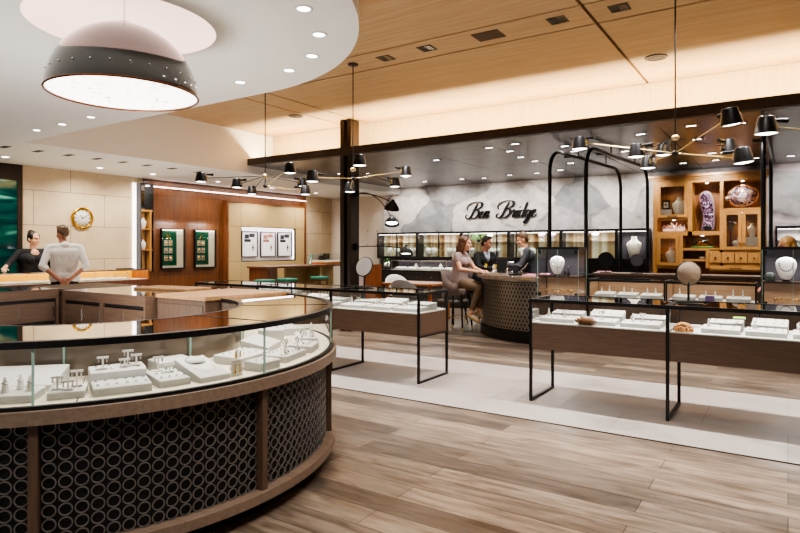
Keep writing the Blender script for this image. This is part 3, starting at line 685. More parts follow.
def tallstand(label, loc, rz):
    t = thing('earring_stand', label, 'jewelry stand', loc, rz)
    part('stand', MB().box(-.03, .03, -.03, .03, 0, .02, .003).box(-.005, .005, -.004, .004, .02, .115), M['white'], t)
    e = MB()
    for x in (-.016, .016): e.cyl((x, -.006, .105), (x, -.006, .07), .004, .006, n=8)
    part('earring', e, M['gold'], t); return t
tallstand('tall white earring post with gold drops, behind the gold earring card', polar(1.38, 1.2), trad(1))
tray('jewelry_tray', 'low square white tray at the front by the second glass joint', polar(1.48, 5.0), trad(5), .16, .12, .045, .05, gems=3)
tray('raised_jewelry_tray', 'broad white stacked tray behind the second glass joint', polar(1.22, 11), trad(11), .29, .2, .042, .048, gems=5)
tray('jewelry_tray', 'long white tray at the right front of the round counter, with ring stands', polar(1.42, 17.5), trad(17.5), .28, .16, .034, .04, gems=6)
for k, (r, a) in enumerate([(1.46, 14.5), (1.43, 17.5), (1.47, 20.5)]):
    bracelet_stand(['silver bangle stand, leftmost of three on the right front tray', 'silver bangle stand, middle of three on the right front tray', 'silver bangle stand, rightmost of three on the right front tray'][k], polar(r, a, .8120), trad(a), .017)
tray('wedge_tray', 'white sloping pad behind the right front tray of the round counter', polar(1.16, 28.6), trad(28.6), .30, .18, .04, .085)
tray('jewelry_tray', 'white tray with a bracelet near the right bend of the counter', polar(1.44, 29.5), trad(29.5), .22, .16, .04, .05, gems=4)
bracelet_stand('silver bracelet on a stand near the right bend of the counter', polar(1.44, 27.5, .8185), trad(28), .026)
tray('jewelry_tray', 'white tray at the far end of the round counter, close to the glass', polar(1.42, 44), trad(44), .28, .16, .04, .05, gems=5)
tray('raised_jewelry_tray', 'white block tray at the back of the far end of the round counter', polar(1.17, 48), trad(48), .24, .18, .09, .095, gems=3)
for k, (r, a) in enumerate([(1.46, 40.5), (1.41, 43), (1.46, 46.5)]):
    cone(['white ring cone at the far end of the round counter, leftmost of three', 'white ring cone at the far end of the round counter, middle of three', 'white ring cone at the far end of the round counter, rightmost of three'][k], polar(r, a, .8195), .08)
tray('jewelry_tray', 'last white tray of the round counter, next to the wooden block', polar(1.36, 64), trad(64), .30, .2, .05, .055, gems=4)
# back-row pieces behind the middle trays, seen through the glass
tray('raised_jewelry_tray', 'white tray at the back of the counter behind the raised middle tray', polar(1.085, -24), trad(-24), .26, .13, .05, .055, gems=4)
tray('raised_jewelry_tray', 'pale block tray at the back of the counter behind the necklace pad', polar(1.10, -9.5), trad(-9), .20, .14, .06, .065)

# ------------------------------------------------------------------ staff cabinets closing the island
def slide_cabinet(label, loc, rz, w, d, h, ndoor, glasstop=True, stack=False):
    # front faces local -y
    t = thing('staff_cabinet', label, 'cabinet', loc, rz)
    hd = .30; z1 = h-.09; z0 = z1-hd
    mb = MB().box(-w/2, w/2, -d/2+.03, d/2, .0, h-.02).box(-w/2, w/2, -d/2, -d/2+.03, z1, h-.02).box(-w/2, w/2, -d/2, -d/2+.03, .08, z0-.02)
    bay = w/ndoor
    for i in range(ndoor+1):
        x = -w/2+i*bay; mb.box(max(-w/2, x-.025), min(w/2, x+.025), -d/2, -d/2+.03, z0-.02, z1)
    part('carcass', mb, M['counterwood'], t)
    part('worktop', MB().box(-w/2, w/2, -d/2, d/2, h-.02, h), M['glasstop_solid'] if glasstop else M['blocktop'], t)
    part('recess', MB().box(-w/2+.02, w/2-.02, -d/2+.024, -d/2+.029, z0-.02, z1), M['backing'], t)
    for i in range(ndoor):
        x0 = -w/2+i*bay+.035; m_ = x0+(bay-.07)*.52
        for a, b, y in ((x0+.0, m_, .012), (m_-.01, x0+bay-.07, .018)):
            dr = part('sliding_door', MB().box(a, b, -d/2+y-.006, -d/2+y+.004, z0+.085, z1-.035), M['counterwood'], t)
            part('handle', MB().box(b-.02, b-.012, -d/2+y-.012, -d/2+y-.006, z0+.12, z1-.08), M['silver'], dr)
        part('lock', MB().cyl((m_, -d/2+.02, z0+.02), (m_, -d/2-.004, z0+.02), .010, n=10), M['silver'], t)
    k = 2*ndoor
    for i in range(k):
        a = -w/2+.01+i*(w-.02)/k; dr = part('drawer', MB().box(a+.004, a+(w-.02)/k-.004, -d/2-.008, -d/2, .30, z0-.06), M['counterwood'], t)
        part('lock', MB().cyl((a+(w-.02)/k/2, -d/2-.006, z0-.10), (a+(w-.02)/k/2, -d/2-.014, z0-.10), .009, n=10), M['black'], dr)
    return t
M['glasstop_solid'] = mat('reflective_counter_top', '#5d4c40', .06, 0, var=.05, coat=.9)
slide_cabinet('brown staff cabinet with two sliding door bays inside the island, under a reflective top', (-5.12, 3.35, 0), 0, 1.32, .82, 1.05, 2)
slide_cabinet('brown staff cabinet running along the left edge, with drawers and a dark gap', (-6.23, 1.93, 0), PI/2, 2.1, .62, 1.055, 3, True)
single('corner_cabinet', MB().box(-.38, .38, -.38, .38, 0, 1.03).box(-.4, .4, -.4, .4, 1.03, 1.052), M['counterwood'], 'brown corner cabinet joining the two inner staff cabinets', 'cabinet', (-6.22, 3.38, 0))
t = thing('wooden_counter_block', 'wooden counter block with pale oak top at the end of the curved glass', 'cabinet', (-4.08, 3.42, 0))
part('carcass', MB().prism([(-.36, -.38), (.255, -.38), (.385, .40), (-.36, .40)], 0, 1.035), M['counterwood_z'], t)
part('worktop', MB().prism([(-.37, -.39), (.262, -.39), (.395, .41), (-.37, .41)], 1.035, 1.065), M['blocktop'], t)
part('door', MB().box(-.33, .23, -.386, -.38, .12, .99), M['counterwood_z'], t)
single('serving_board', MB().box(-.35, .35, -.16, .16, 0, .022, .006), M['blocktop'], 'thin pale wooden board lying on the staff cabinet beside the walnut wall view', 'board', (-4.98, 3.57, 1.0505), .12)

# ================================================================== SLIM GLASS CASES ON BLACK SLED LEGS
def slim_case(label, x0, x1, lw=.013, rw=.013, y0=5.35, y1=5.99, h=.97):
    t = thing('glass_display_case', label, 'display case', ((x0+x1)/2, (y0+y1)/2, 0))
    w = (x1-x0)/2-.0003; d = (y1-y0)/2; r = .022
    for sx in (-1, 1):
        xa, xb = (-w, -w+lw) if sx < 0 else (w-rw, w)
        part('sled_leg', MB().box(xa, xb, -d, -d+r, .0045, h-.03).box(xa, xb, d-r, d, .0045, h-.03).box(xa, xb, -d+r, d-r, .0045, .0045+r).box(xa, xb, -d+r, d-r, .49, .49+r*.7), M['black'], t)
    part('top_frame', MB().box(-w, w, -d, -d+.025, h-.03, h).box(-w, w, d-.025, d, h-.03, h).box(-w, -w+.025, -d+.025, d-.025, h-.03, h).box(w-.025, w, -d+.025, d-.025, h-.03, h), M['black'], t)
    part('wood_box', MB().box(-w+.012, w-.012, -d+.006, d-.006, .505, .742), M['counterwood'], t)
    part('deck', MB().box(-w+.022, w-.022, -d+.012, d-.012, .742, .752), M['white'], t)
    part('glass_top', MB().quad((-w+.02, -d+.02, h-.004), (w-.02, -d+.02, h-.004), (w-.02, d-.02, h-.004), (-w+.02, d-.02, h-.004)), M['glasstop'], t)
    g = .010; z0, z1 = .742, h-.03
    part('front_glass', MB().quad((-w+r, -d+g, z0), (w-r, -d+g, z0), (w-r, -d+g, z1), (-w+r, -d+g, z1)), M['glass'], t)
    part('rear_glass', MB().quad((w-r, d-g, z0), (-w+r, d-g, z0), (-w+r, d-g, z1), (w-r, d-g, z1)), M['glass'], t)
    part('side_glass', MB().quad((w-g, -d+r, z0), (w-g, d-r, z0), (w-g, d-r, z1), (w-g, -d+r, z1)), M['glass'], t)
    part('side_glass', MB().quad((-w+g, d-r, z0), (-w+g, -d+r, z0), (-w+g, -d+r, z1), (-w+g, d-r, z1)), M['glass'], t)
    return t
slim_case('slim glass case with black sled legs at the right end of the left row', -4.49, -3.27, .013, .026)
slim_case('slim glass case in the middle of the left row, behind the curved counter', -5.72, -4.49)
slim_case('slim glass case at the far left end of the left row, beyond the wooden block', -6.95, -5.72, .024)
slim_case('slim glass case on black sled legs, right of the aisle, holding a brown agate block', -2.05, -.842, .026)
slim_case('slim glass case cut by the right edge, holding a tan crystal rock', -.842, .38)
ZD = .7525
def fill_case(name, x0, x1, n, y0=5.42, where='', z=ZD, seed=1):
    rnd = random.Random(seed); out = []; st = []
    w = (x1-x0)/n
    for i in range(n):
        x = x0+(i+.5)*w
        a = tray('jewelry_tray', '', (x, y0+.12, z), 0, w*.88, .21, .035, .045, gems=rnd.choice([3, 4, 5])); out.append(a)
        b = tray('raised_jewelry_tray', '', (x+.02, y0+.34, z), rnd.uniform(-.08, .08), w*.8, .18, .065, .10 if i % 2 else .075, gems=rnd.choice([0, 3, 4])); out.append(b)
        for k in range(rnd.choice([1, 2, 2])):
            xx = x-w*.25+k*w*.3+rnd.uniform(-.02, .02)
            if rnd.random() < .55: st.append(cone('', (xx, y0+.13, z+.047), rnd.uniform(.06, .085), .016))
            else: st.append(tstand('', (xx, y0+.13, z+.0475), rnd.uniform(-.2, .2), rnd.uniform(.06, .08)))
    lo = [o for o in out if o.name.startswith('jewelry')]; hi = [o for o in out if o.name.startswith('raised')]
    rank(lo, 'low white front tray in '+where+', {}')
    rank(hi, 'raised white back tray in '+where+', {}')
    rank(st, 'white jewelry holder in '+where+', {}')
fill_case('a', -4.44, -3.32, 3, where='the end case of the left row', seed=3)
fill_case('b', -5.67, -4.54, 3, where='the middle case of the left row', seed=4)
fill_case('c', -6.90, -5.78, 3, where='the farthest case of the left row', seed=5)
fill_case('d', -2.00, -.90, 3, where='the aisle-end case on the right', seed=6)
fill_case('e', -.62, .33, 3, where='the rightmost case', seed=8)
single('agate_block', MB().at(0, 0, .035, 0, 0, PI/2).cyl((0, 0, -.095), (0, 0, -.055), .012, .035, 6).cyl((0, 0, -.055), (0, 0, .055), .035, .035, 6).cyl((0, 0, .055), (0, 0, .095), .035, .012, 6), M['gwood'],
       'brown polished hexagonal agate block at the front of the aisle-end case', 'stone', (-1.53, 5.395, ZD))
mb = MB()
for i in range(70):
    a = random.uniform(0, 2*PI); b = random.uniform(.1, PI/2); R = .045
    p = Vector((.07*math.cos(a)*math.sin(b), R*math.sin(a)*math.sin(b), .055*math.cos(b)+.012)); mb.at().sph(p, .013, n=6, m=4)
mb.at().loft([(0, 0, 0, .07, .045), (0, 0, .03, .07, .045), (0, 0, .06, .035, .02)])
single('crystal_rock', mb, M['rock'], 'rough tan crystal rock at the left end of the rightmost case', 'stone', (-.73, 5.42, ZD))
tray('lime_ring_pad', 'small lime green pad with earrings in the rightmost case', (-.34, 5.665, ZD+.105), 0, .09, .06, .012, .014, m=M['lime'])

# round table mirrors
def table_mirror(label, loc, rz, R, h, face, back, tilt=0, sq=1.0):
    t = thing('table_mirror', label, 'mirror', loc, rz)
    part('foot', MB().box(-.10, .10, -.06, .06, 0, .014, .004), M['black'], t)
    part('post', MB().cyl((0, 0, .012), (0, 0, h-R*.8), .011, n=10), M['black'], t)
    f = part('disc', MB().at(0, 0, h, 0, PI/2+tilt, 0).lathe([(.001, -.008), (R, -.008), (R+.004, 0), (R, .008)], 40), back, t)
    part('mirror_face', MB().at(0, 0, h, 0, PI/2+tilt, 0).lathe([(R*.97, .009), (.001, .009)], 40), face, t)
    part('rim', MB().at(0, 0, h, 0, PI/2+tilt, 0).torus((0, 0, 0), R+.002, .008, 'z', 40, 6), M['black'], t)
    return t
table_mirror('round table mirror with tan leather back, standing on the right glass cases', (-.735, 5.76, .971), .45+PI, .100, .255, M['mirror'], M['tan'])
table_mirror('oval-looking tilted round mirror in black rim, in front of the bronze column', (-4.33, 5.80, .971), 0, .118, .25, M['mirror'], M['black'], -.30)

# ================================================================== NECKLACE BUSTS
def bust(label, loc, rz, h=.24, m=None, group=None, neck=True, cat='bust'):
    t = thing('necklace_bust', label, cat, loc, rz, group); k = h/.30
    mb = MB().loft([(0, 0, 0, .05*k, .035*k), (0, 0, .01*k, .058*k, .04*k), (0, -.005*k, .06*k, .068*k, .045*k), (0, -.008*k, .13*k, .088*k, .052*k), (0, -.004*k, .185*k, .100*k, .048*k), (0, 0, .215*k, .092*k, .042*k), (0, .004*k, .235*k, .060*k, .038*k), (0, .006*k, .255*k, .040*k, .034*k), (0, .007*k, .28*k, .035*k, .032*k), (0, .007*k, .30*k, .036*k, .033*k)], 20)
    part('form', mb, m or M['ivory'], t)
    if neck:
        pts = []
        for i in range(17):
            a = PI+PI*i/16; x = .055*k*math.cos(a); z = .215*k+.075*k*math.sin(a); pts.append((x, -.052*k-.004+abs(x)*.25, z))
        part('necklace', MB().tube(pts, .003*k, 5).sph((0, -.058*k, .132*k), .007*k, n=8, m=6), M['gold'] if neck == 'gold' else M['silver'], t)
    return t

def form(label, loc, rz, h=.27, m=None, stones=True, group=None):
    # oval padded necklace form leaning back on a short foot
    t = thing('necklace_form', label, 'necklace display', loc, rz, group); k = h/.27
    mb = MB().at(0, 0, .145*k, 0, -.12, 0).loft([(0, 0, -.125*k, .030*k, .014*k), (0, 0, -.115*k, .048*k, .022*k), (0, -.004*k, -.07*k, .072*k, .032*k), (0, -.008*k, 0, .096*k, .040*k), (0, -.006*k, .05*k, .100*k, .038*k), (0, 0, .09*k, .086*k, .030*k), (0, 0, .115*k, .055*k, .02*k), (0, 0, .125*k, .02*k, .01*k)], 20)
    part('pad', mb, m or M['white'], t)
    part('foot', MB().box(-.04*k, .04*k, -.02*k, .05*k, 0, .012*k).box(-.012*k, .012*k, .0, .02*k, .012*k, .06*k), M['white'] if group else M['black'], t)
    if stones:
        mb = MB()
        for i in range(11):
            a = PI+PI*i/10; x = .066*k*math.cos(a); z = .145*k+.055*k+.085*k*math.sin(a); mb.sph((x, -.045*k+abs(x)*.12-.12*(z-.145*k)*-1*.9, z), .0085*k, n=8, m=5)
        part('necklace', mb, M['suit'] if stones == 'dark' else M['silver'], t)
    return t
# ================================================================== TOWER SHOWCASES AND THE LOW RUN BETWEEN
def tower(label, x0, x1, post_right=True):
    t = thing('tower_showcase', label, 'showcase', ((x0+x1)/2, 8.5, 0)); w = (x1-x0)/2; d = .2
    part('base', MB().box(-w, w, -d, d, 0, .70), M['counterwood_z'], t)
    part('lower_back', MB().box(-w+.01, w-.01, d-.02, d, .70, 1.03), M['tan_panel'], t); area((x0+x1)/2, 8.42, 1.425, .45, .03, 5, (1, .95, .92), (-.35, 0, 0)); area((x0+x1)/2, 8.40, 1.025, .45, .03, 3.5, (1, .93, .86), (-.35, 0, 0))
    part('shelf', MB().box(-w, w, -d, d, 1.03, 1.05), M['counterwood'], t)
    part('upper_back', MB().box(-w+.02, w-.02, d-.03, d, 1.05, 1.43), M['towerback'], t)
    part('top', MB().box(-w, w, -d, d, 1.43, 1.465), M['black'], t)
    part('front_glass', MB().quad((-w, -d, .70), (w, -d, .70), (w, -d, 1.43), (-w, -d, 1.43)), M['glass'], t)
    part('side_glass', MB().quad((w, -d, .70), (w, d, .70), (w, d, 1.43), (w, -d, 1.43)), M['glass'], t)
    part('side_glass', MB().quad((-w, d, .70), (-w, -d, .70), (-w, -d, 1.43), (-w, d, 1.43)), M['glass'], t)
    for x, y in ((-w, -d), (w, -d), (w, d)): part('glass_edge', MB().box(x-.004, x+.004, y-.004, y+.004, .70, 1.43), M['gedge'], t)
    for z in (.76, 1.37):
        for x in (-w+.03, w-.03): part('hinge', MB().box(x-.022, x+.022, -d-.008, -d+.006, z, z+.05), M['black'], t)
    for x in (0,): part('door_joint', MB().box(x-.003, x+.003, -d-.003, -d+.001, .70, 1.43), M['gedge'], t)
    return t
tower('glass tower showcase with charcoal back, beside the curved bar desk', -3.05, -2.46)
tower('glass tower showcase with charcoal back at the right edge', -.26, .36)
form('white oval necklace form inside the left tower showcase', (-2.80, 8.42, 1.0515), .25, .28)
form('white oval necklace form with dark stones inside the right tower showcase', (-.02, 8.42, 1.0515), .02, .29, None, 'dark')
bust('grey necklace bust at the right edge inside the right tower showcase', (.21, 8.42, 1.0515), 0, .2, M['silver'])
mb = MB().sph((0, 0, .055), .06, .045, .055).cyl((0, 0, 0), (0, 0, .02), .05, n=14)
single('crystal_cluster', mb, M['figure'], 'dark sparkling crystal ornament left of the bust in the right tower', 'ornament', (-.18, 8.38, 1.0515))
for x, h, m_, l in [(-2.68, .10, M['shoe_black'], 'small dark perfume-like bottle right of the bust in the left tower'), (-2.63, .14, M['suit'], 'taller dark bottle at the right in the left tower')]:
    t = thing('bottle', l, 'bottle', (x, 8.40, 1.0515)); part('body', MB().lathe([(.001, 0), (.018, 0), (.018, h*.65), (.008, h*.75), (.008, h*.9), (.001, h*.9)], 14), m_, t); part('cap', MB().cyl((0, 0, h*.9), (0, 0, h), .009, n=10), M['silver'], t)
single('pink_cushion', MB().box(-.07, .07, -.05, .05, 0, .03, .012), M['pink'], 'pink cushion left of the bust in the left tower', 'cushion', (-2.96, 8.37, 1.0515))
for k, (x0, l) in enumerate([(-2.78, 'row of jewelry on the lower shelf of the left tower'), (.05, 'row of jewelry on the lower shelf of the right tower')]):
    t = thing('jewelry_rail', l, 'jewelry stand', (x0, 8.42, .7015))
    part('bar', MB().box(-.2, .2, -.012, .012, .13, .15).box(-.19, -.18, -.01, .01, 0, .13).box(.18, .19, -.01, .01, 0, .13), M['tan'], t)
    mb = MB()
    for i in range(9): mb.torus((-.18+i*.045, -.014, .125), .014, .003, 'y', 10, 4)
    part('bangle', mb, M['gold'], t)
def low_run(label, x0, x1):
    t = thing('built_in_showcase', label, 'showcase', ((x0+x1)/2, 8.98, 0)); w = (x1-x0)/2; d = .27
    part('base', MB().box(-w, w, -d, d, 0, .735), M['counterwood'], t)
    part('deck', MB().box(-w+.01, w-.01, -d+.01, d-.03, .735, .745), M['white'], t)
    part('rear_panel', MB().box(-w+.02, w-.02, d-.02, d, .735, .985), M['tan_panel'], t)
    part('side_panel', MB().box(-w, -w+.012, -d+.02, d-.02, .745, .975), M['tan_panel'], t)
    part('top_frame', MB().box(-w, w, -d, -d+.03, .965, 1.0).box(-w, w, d-.03, d, .985, 1.0).box(-w, -w+.03, -d+.03, d-.03, .975, 1.0).box(w-.03, w, -d+.03, d-.03, .975, 1.0), M['black'], t)
    for x in (-w, w-.02): part('post', MB().box(x, x+.02, -d, -d+.02, .735, .965), M['black'], t)
    part('glass_top', MB().quad((-w+.03, -d+.03, .993), (w-.03, -d+.03, .993), (w-.03, d-.03, .993), (-w+.03, d-.03, .993)), M['glasstop'], t)
    part('front_glass', MB().quad((-w+.02, -d+.01, .735), (w-.02, -d+.01, .735), (w-.02, -d+.01, .965), (-w+.02, -d+.01, .965)), M['glass'], t)
    return t
low_run('built-in glass showcase between the towers, left half', -2.44, -1.40)
low_run('built-in glass showcase between the towers, right half', -1.395, -.33)
def run_fill(x0, x1, where, seed):
    rnd = random.Random(seed); o = []; s_ = []
    for i in range(3):
        w = (x1-x0)/3; x = x0+(i+.5)*w
        o.append(tray('jewelry_tray', '', (x, 8.90, .7455), 0, w*.85, .20, .04, .06)); 
        for k in range(2):
            s_.append(cone('', (x-w*.2+k*w*.35, 8.95, .7455+.058), rnd.uniform(.07, .10), .015))
    rank(o, 'white tray in the built-in showcase, '+where+', {}'); rank(s_, 'white ring cone in the built-in showcase, '+where+', {}')
run_fill(-2.40, -1.45, 'left half', 1); run_fill(-1.35, -.38, 'right half', 2)
single('purple_card', MB().box(-.055, .055, -.003, .003, 0, .075).box(-.055, .055, -.003, .04, 0, .004), [M['purple']], 'small purple sign card in the built-in showcase, right half', 'sign', (-.86, 8.735, .7455))

# long brown counter behind
t = thing('back_counter', 'long brown staff counter running below the honey oak cabinet', 'counter', (-1.65, 11.15, 0))
part('carcass', MB().box(-1.3, 1.4, -.24, .25, 0, .96), M['counterwood'], t); part('worktop', MB().box(-1.32, 1.42, -.27, .26, .96, 1.0, .004), M['counterwood'], t)
table_mirror('round black table mirror on the brown back counter, near the black arch posts', (-2.78, 11.08, 1.0005), .1, .135, .235, M['black'], M['black'])
table_mirror('small dark round mirror with pale reflection, below the single ivory bust', (-2.22, 10.98, 1.0005), .1, .105, .23, M['towerback'], M['black'])
single('stack_of_papers', MB().box(-.12, .12, -.08, .08, 0, .012).at(0, 0, .012, .15).box(-.11, .11, -.08, .08, 0, .008), M['pink'], 'pink and white papers on the left end of the back counter', 'papers', (-2.86, 11.28, 1.0005))

# ================================================================== BLACK ARCH FRAMES
def arch(label, x, y0, y1, rz=0, z=2.95):
    t = thing('steel_arch_frame', label, 'frame', (x, y0, 0), rz); R = .35; L_ = y1-y0; pts = [(0, 0, 0), (0, 0, .6), (0, 0, 1.2), (0, 0, 1.8), (0, 0, z-R)]
    pts += [(0, R-R*math.cos(a), z-R+R*math.sin(a)) for a in [PI/2*i/8 for i in range(1, 9)]]
    pts += [(0, L_-R+R*math.sin(a), z-R+R*math.cos(a)) for a in [PI/2*i/8 for i in range(0, 9)]]
    pts += [(0, L_, 1.8), (0, L_, 1.0), (0, L_, 0)]
    part('tube', MB().tube(pts, .029, 10), M['black'], t)
    for u in (.35, .75): part('ceiling_bracket', MB().cyl((0, L_*u, z), (0, L_*u, ZK), .012, n=8), M['black'], t)
    part('cross_bar', MB().box(-.16, .02, L_*.28, L_*.28+.03, z-.02, z+.02), M['black'], t)
    for y in (0, L_): part('foot', MB().lathe([(.001, .012), (.06, .012), (.06, 0), (.001, 0)], 16).at(), M['black'], t).location = (0, y, 0)
    return t
arch('black steel arch frame, leftmost, right of the script sign', -3.03, 8.765, 11.85, -.11)
arch('black steel arch frame, second from left, beside the honey cabinet', -2.485, 8.765, 11.85, -.09)
arch('black steel arch frame crossing the right end of the honey cabinet', -.262, 8.765, 11.85, -.006)

# ================================================================== HONEY OAK CABINET (front at y 12.9)
cab = thing('display_cabinet', 'tall honey oak display cabinet with open niches, glass doors and small drawers', 'cabinet', (-1.33, 13.12, 0))
X = lambda v: v+1.33
YF, YR = -.22, .22            # front and back in the cabinet's own space
mb = MB()
for x0, x1, z0, z1 in [(-2.30, -2.22, 0, 2.80), (-.42, -.34, 0, 2.80)]: mb.box(X(x0), X(x1), YF, YR, z0, z1)
mb.box(X(-2.22), X(-.42), YF, YR, 2.74, 2.80).box(X(-2.22), X(-.42), YF, YR, 0, .10)
part('case', mb, M['honey'], cab)
mb = MB().box(X(-1.66), X(-1.58), YF, YR, 1.70, 2.74).box(X(-1.10), X(-1.04), YF, YR, 1.06, 2.74).box(X(-1.82), X(-1.75), YF, YR, .62, 1.70).box(X(-1.34), X(-1.28), YF, YR, 1.06, 1.40)
part('upright', mb, M['honey'], cab)
mb = MB()
for x0, x1, z0, z1 in [(-2.22, -1.66, 2.02, 2.06), (-2.22, -1.10, 1.70, 1.78), (-1.75, -1.10, 1.40, 1.45), (-1.04, -.42, 2.14, 2.21), (-1.28, -.42, 1.36, 1.42), (-1.28, -.42, 1.10, 1.16), (-1.75, -.42, .60, .66), (-2.22, -1.82, 1.04, 1.10), (-1.28, -.42, 1.0, 1.03)]: mb.box(X(x0), X(x1), YF, YR, z0, z1)
part('shelf', mb, M['honey_x'], cab)
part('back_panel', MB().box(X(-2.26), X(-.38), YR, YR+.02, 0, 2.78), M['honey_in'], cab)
mb = MB()
for i, (e, z0, z1) in enumerate([(.02, 2.80, 2.83), (.045, 2.83, 2.86), (.08, 2.86, 2.90)]): mb.box(X(-2.30)-e, X(-.34)+e, YF-e, YR, z0, z1)
part('crown', mb, M['honey_x'], cab)
def gdoor(x0, x1, z0, z1, f=.055, hz=None, hx=None):
    mb = MB().box(X(x0), X(x1), YF-.02, YF, z1-f, z1).box(X(x0), X(x1), YF-.02, YF, z0, z0+f).box(X(x0), X(x0)+f, YF-.02, YF, z0+f, z1-f).box(X(x1)-f, X(x1), YF-.02, YF, z0+f, z1-f)
    d = part('door', mb, M['honey'], cab)
    part('door_glass', MB().quad((X(x0)+f, YF-.01, z0+f), (X(x1)-f, YF-.01, z0+f), (X(x1)-f, YF-.01, z1-f), (X(x0)+f, YF-.01, z1-f)), M['glass'], d)
    if hz: part('handle', MB().box(X(hx)-.09, X(hx)+.09, YF-.045, YF-.035, hz, hz+.014).box(X(hx)-.085, X(hx)-.07, YF-.04, YF-.02, hz, hz+.014).box(X(hx)+.07, X(hx)+.085, YF-.04, YF-.02, hz, hz+.014), M['black'], d)
    elif hx: part('knob', MB().cyl((X(hx), YF-.02, z0+.12), (X(hx), YF-.045, z0+.12), .014, n=10), M['black'], d)
gdoor(-2.22, -1.66, 2.06, 2.74, .06, 2.085, -1.94)
gdoor(-2.22, -1.82, 1.10, 1.70, .06)
gdoor(-1.04, -.735, 1.42, 2.14, .055, None, -.765)
gdoor(-.725, -.42, 1.42, 2.14, .055, None, -.695)
for i in range(4):
    a = -1.28+i*.215; d = part('drawer', MB().box(X(a)+.006, X(a)+.209, YF-.018, YF, 1.165, 1.355, .004), M['honey'], cab)
    part('knob', MB().cyl((X(a)+.107, YF-.018, 1.26), (X(a)+.107, YF-.04, 1.26), .016, n=12), M['black'], d)
d = part('drawer', MB().box(X(-1.27), X(-.43), YF-.018, YF, 1.035, 1.095, .004), M['honey_x'], cab)
part('handle', MB().box(X(-.93), X(-.73), YF-.045, YF-.033, 1.06, 1.074).box(X(-.92), X(-.905), YF-.04, YF-.018, 1.06, 1.074).box(X(-.755), X(-.74), YF-.04, YF-.018, 1.06, 1.074), M['black'], d)
for x, z in [(-1.34, 2.735), (-.73, 2.735), (-1.94, 2.735), (-1.42, 1.695), (-1.94, 2.015), (-2.02, 1.695), (-.73, 2.13)]:
    part('puck_light', MB().lathe([(.028, 0), (.028, -.006), (.001, -.006)], 14), M['downglow'], cab).location = (X(x), -.02, z)
    spot(x, 13.10, z-.03, 7, 2.4, .7, (1, .85, .62), .03)
# what stands in it
t = thing('amethyst_geode', 'tall split amethyst geode standing upright in the honey cabinet', 'geode', (-1.335, 13.08, 1.7805))
secs = [(0, .10), (.03, .125), (.12, .118), (.24, .108), (.36, .112), (.48, .125), (.60, .13), (.70, .115), (.76, .085), (.79, .04)]
offs = lambda z: .03*math.sin(z*6.0)
part('shell', MB().loft([(offs(z), .04, z, r, .09) for z, r in secs], 22), M['geode_rim'], t)
vs = []; 
for z, r in secs[1:-1]:
    for u in (-1, -.55, 0, .55, 1): vs.append((offs(z)+r*.78*u, -.052+.02*u*u-(0), z*.96+.01))
k = len(secs)-2; part('crystals', MB().add(vs, [(i*5+j, i*5+j+1, (i+1)*5+j+1, (i+1)*5+j) for i in range(k-1) for j in range(4)], True), M['amethyst'], t)
part('base', MB().box(-.10, .12, -.05, .1, 0, .02), M['black'], t); part('dark_hollow', MB().sph((.02, -.055, .06), .07, .012, .055), M['black'], t)
t = thing('shell_plate', 'large iridescent oval shell slab on a stand, top right of the honey cabinet', 'shell', (-.72, 13.08, 2.2105))
part('slab', MB().at(0, 0, .235, 0, -.12, 0).add(*(lambda n: ([(0, -.03, 0)]+[((.25+.012*math.sin(5*a))*math.cos(a), 0, (.205+.012*math.cos(3*a))*math.sin(a)) for a in [2*PI*i/n for i in range(n)]]+[(0, .03, 0)], [(0, 1+i, 1+(i+1) % n) for i in range(n)]+[(n+1, 1+(i+1) % n, 1+i) for i in range(n)]))(40), True), M['ammonite'], t)
part('rim', MB().at(0, 0, .235, 0, -.12, 0).tube([((.25+.012*math.sin(5*a))*math.cos(a), 0, (.205+.012*math.cos(3*a))*math.sin(a)) for a in [2*PI*i/40 for i in range(41)]], .012, 6), mat('amber_rim', '#a8683a', .3, var=.3, coat=.5), t)
part('lobe', MB().sph((-.26, -.01, .20), .05, .03, .045), M['ammonite'], t)
part('stand', MB().box(-.1, .1, -.06, .08, 0, .02).box(-.09, -.07, .03, .05, .02, .2).box(.07, .09, .03, .05, .02, .2), M['black'], t)
bust('ivory necklace bust behind the upper left glass door of the honey cabinet', (-1.83, 13.08, 2.0605), 0, .42, M['ivory'])
single('white_box', MB().box(-.10, .10, -.09, .09, 0, .17, .004), M['white'], 'white riser box behind the upper left glass door', 'box', (-2.08, 13.06, 2.0605))
t = thing('framed_medal', 'dark framed gold medal on the white riser box, upper left door', 'frame', (-2.08, 13.06, 2.232)); part('frame', MB().box(-.075, .075, -.012, .012, 0, .19, .003), M['black'], t); part('card', MB().box(-.045, .045, -.016, -.012, .035, .155), M['white'], t); part('medal', MB().cyl((0, -.016, .095), (0, -.02, .095), .02, n=14), M['gold'], t)
mb = MB()
for i in range(46):
    x = random.uniform(-.20, .22); p = Vector((x, random.uniform(-.06, .08), .03)); q = p+Vector((random.uniform(-.06, .06), random.uniform(-.08, .04), random.uniform(.04, .14)*(1.2-abs(x)*2.2)))
    mb.cyl(p, q, random.uniform(.02, .03), .012, 6); 
mb.box(-.2, .2, -.07, .08, 0, .05, .02)
single('quartz_cluster', mb, M['quartz'], 'pale rose quartz crystal cluster in the niche below the upper left door', 'crystal', (-1.93, 13.06, 1.7805))
t = thing('bronze_figurine', 'dark green and amber creature figurine on a green base, middle niche', 'figurine', (-1.42, 13.06, 1.4505))
part('base', MB().box(-.20, .20, -.07, .07, 0, .035, .01), M['leaf'], t)
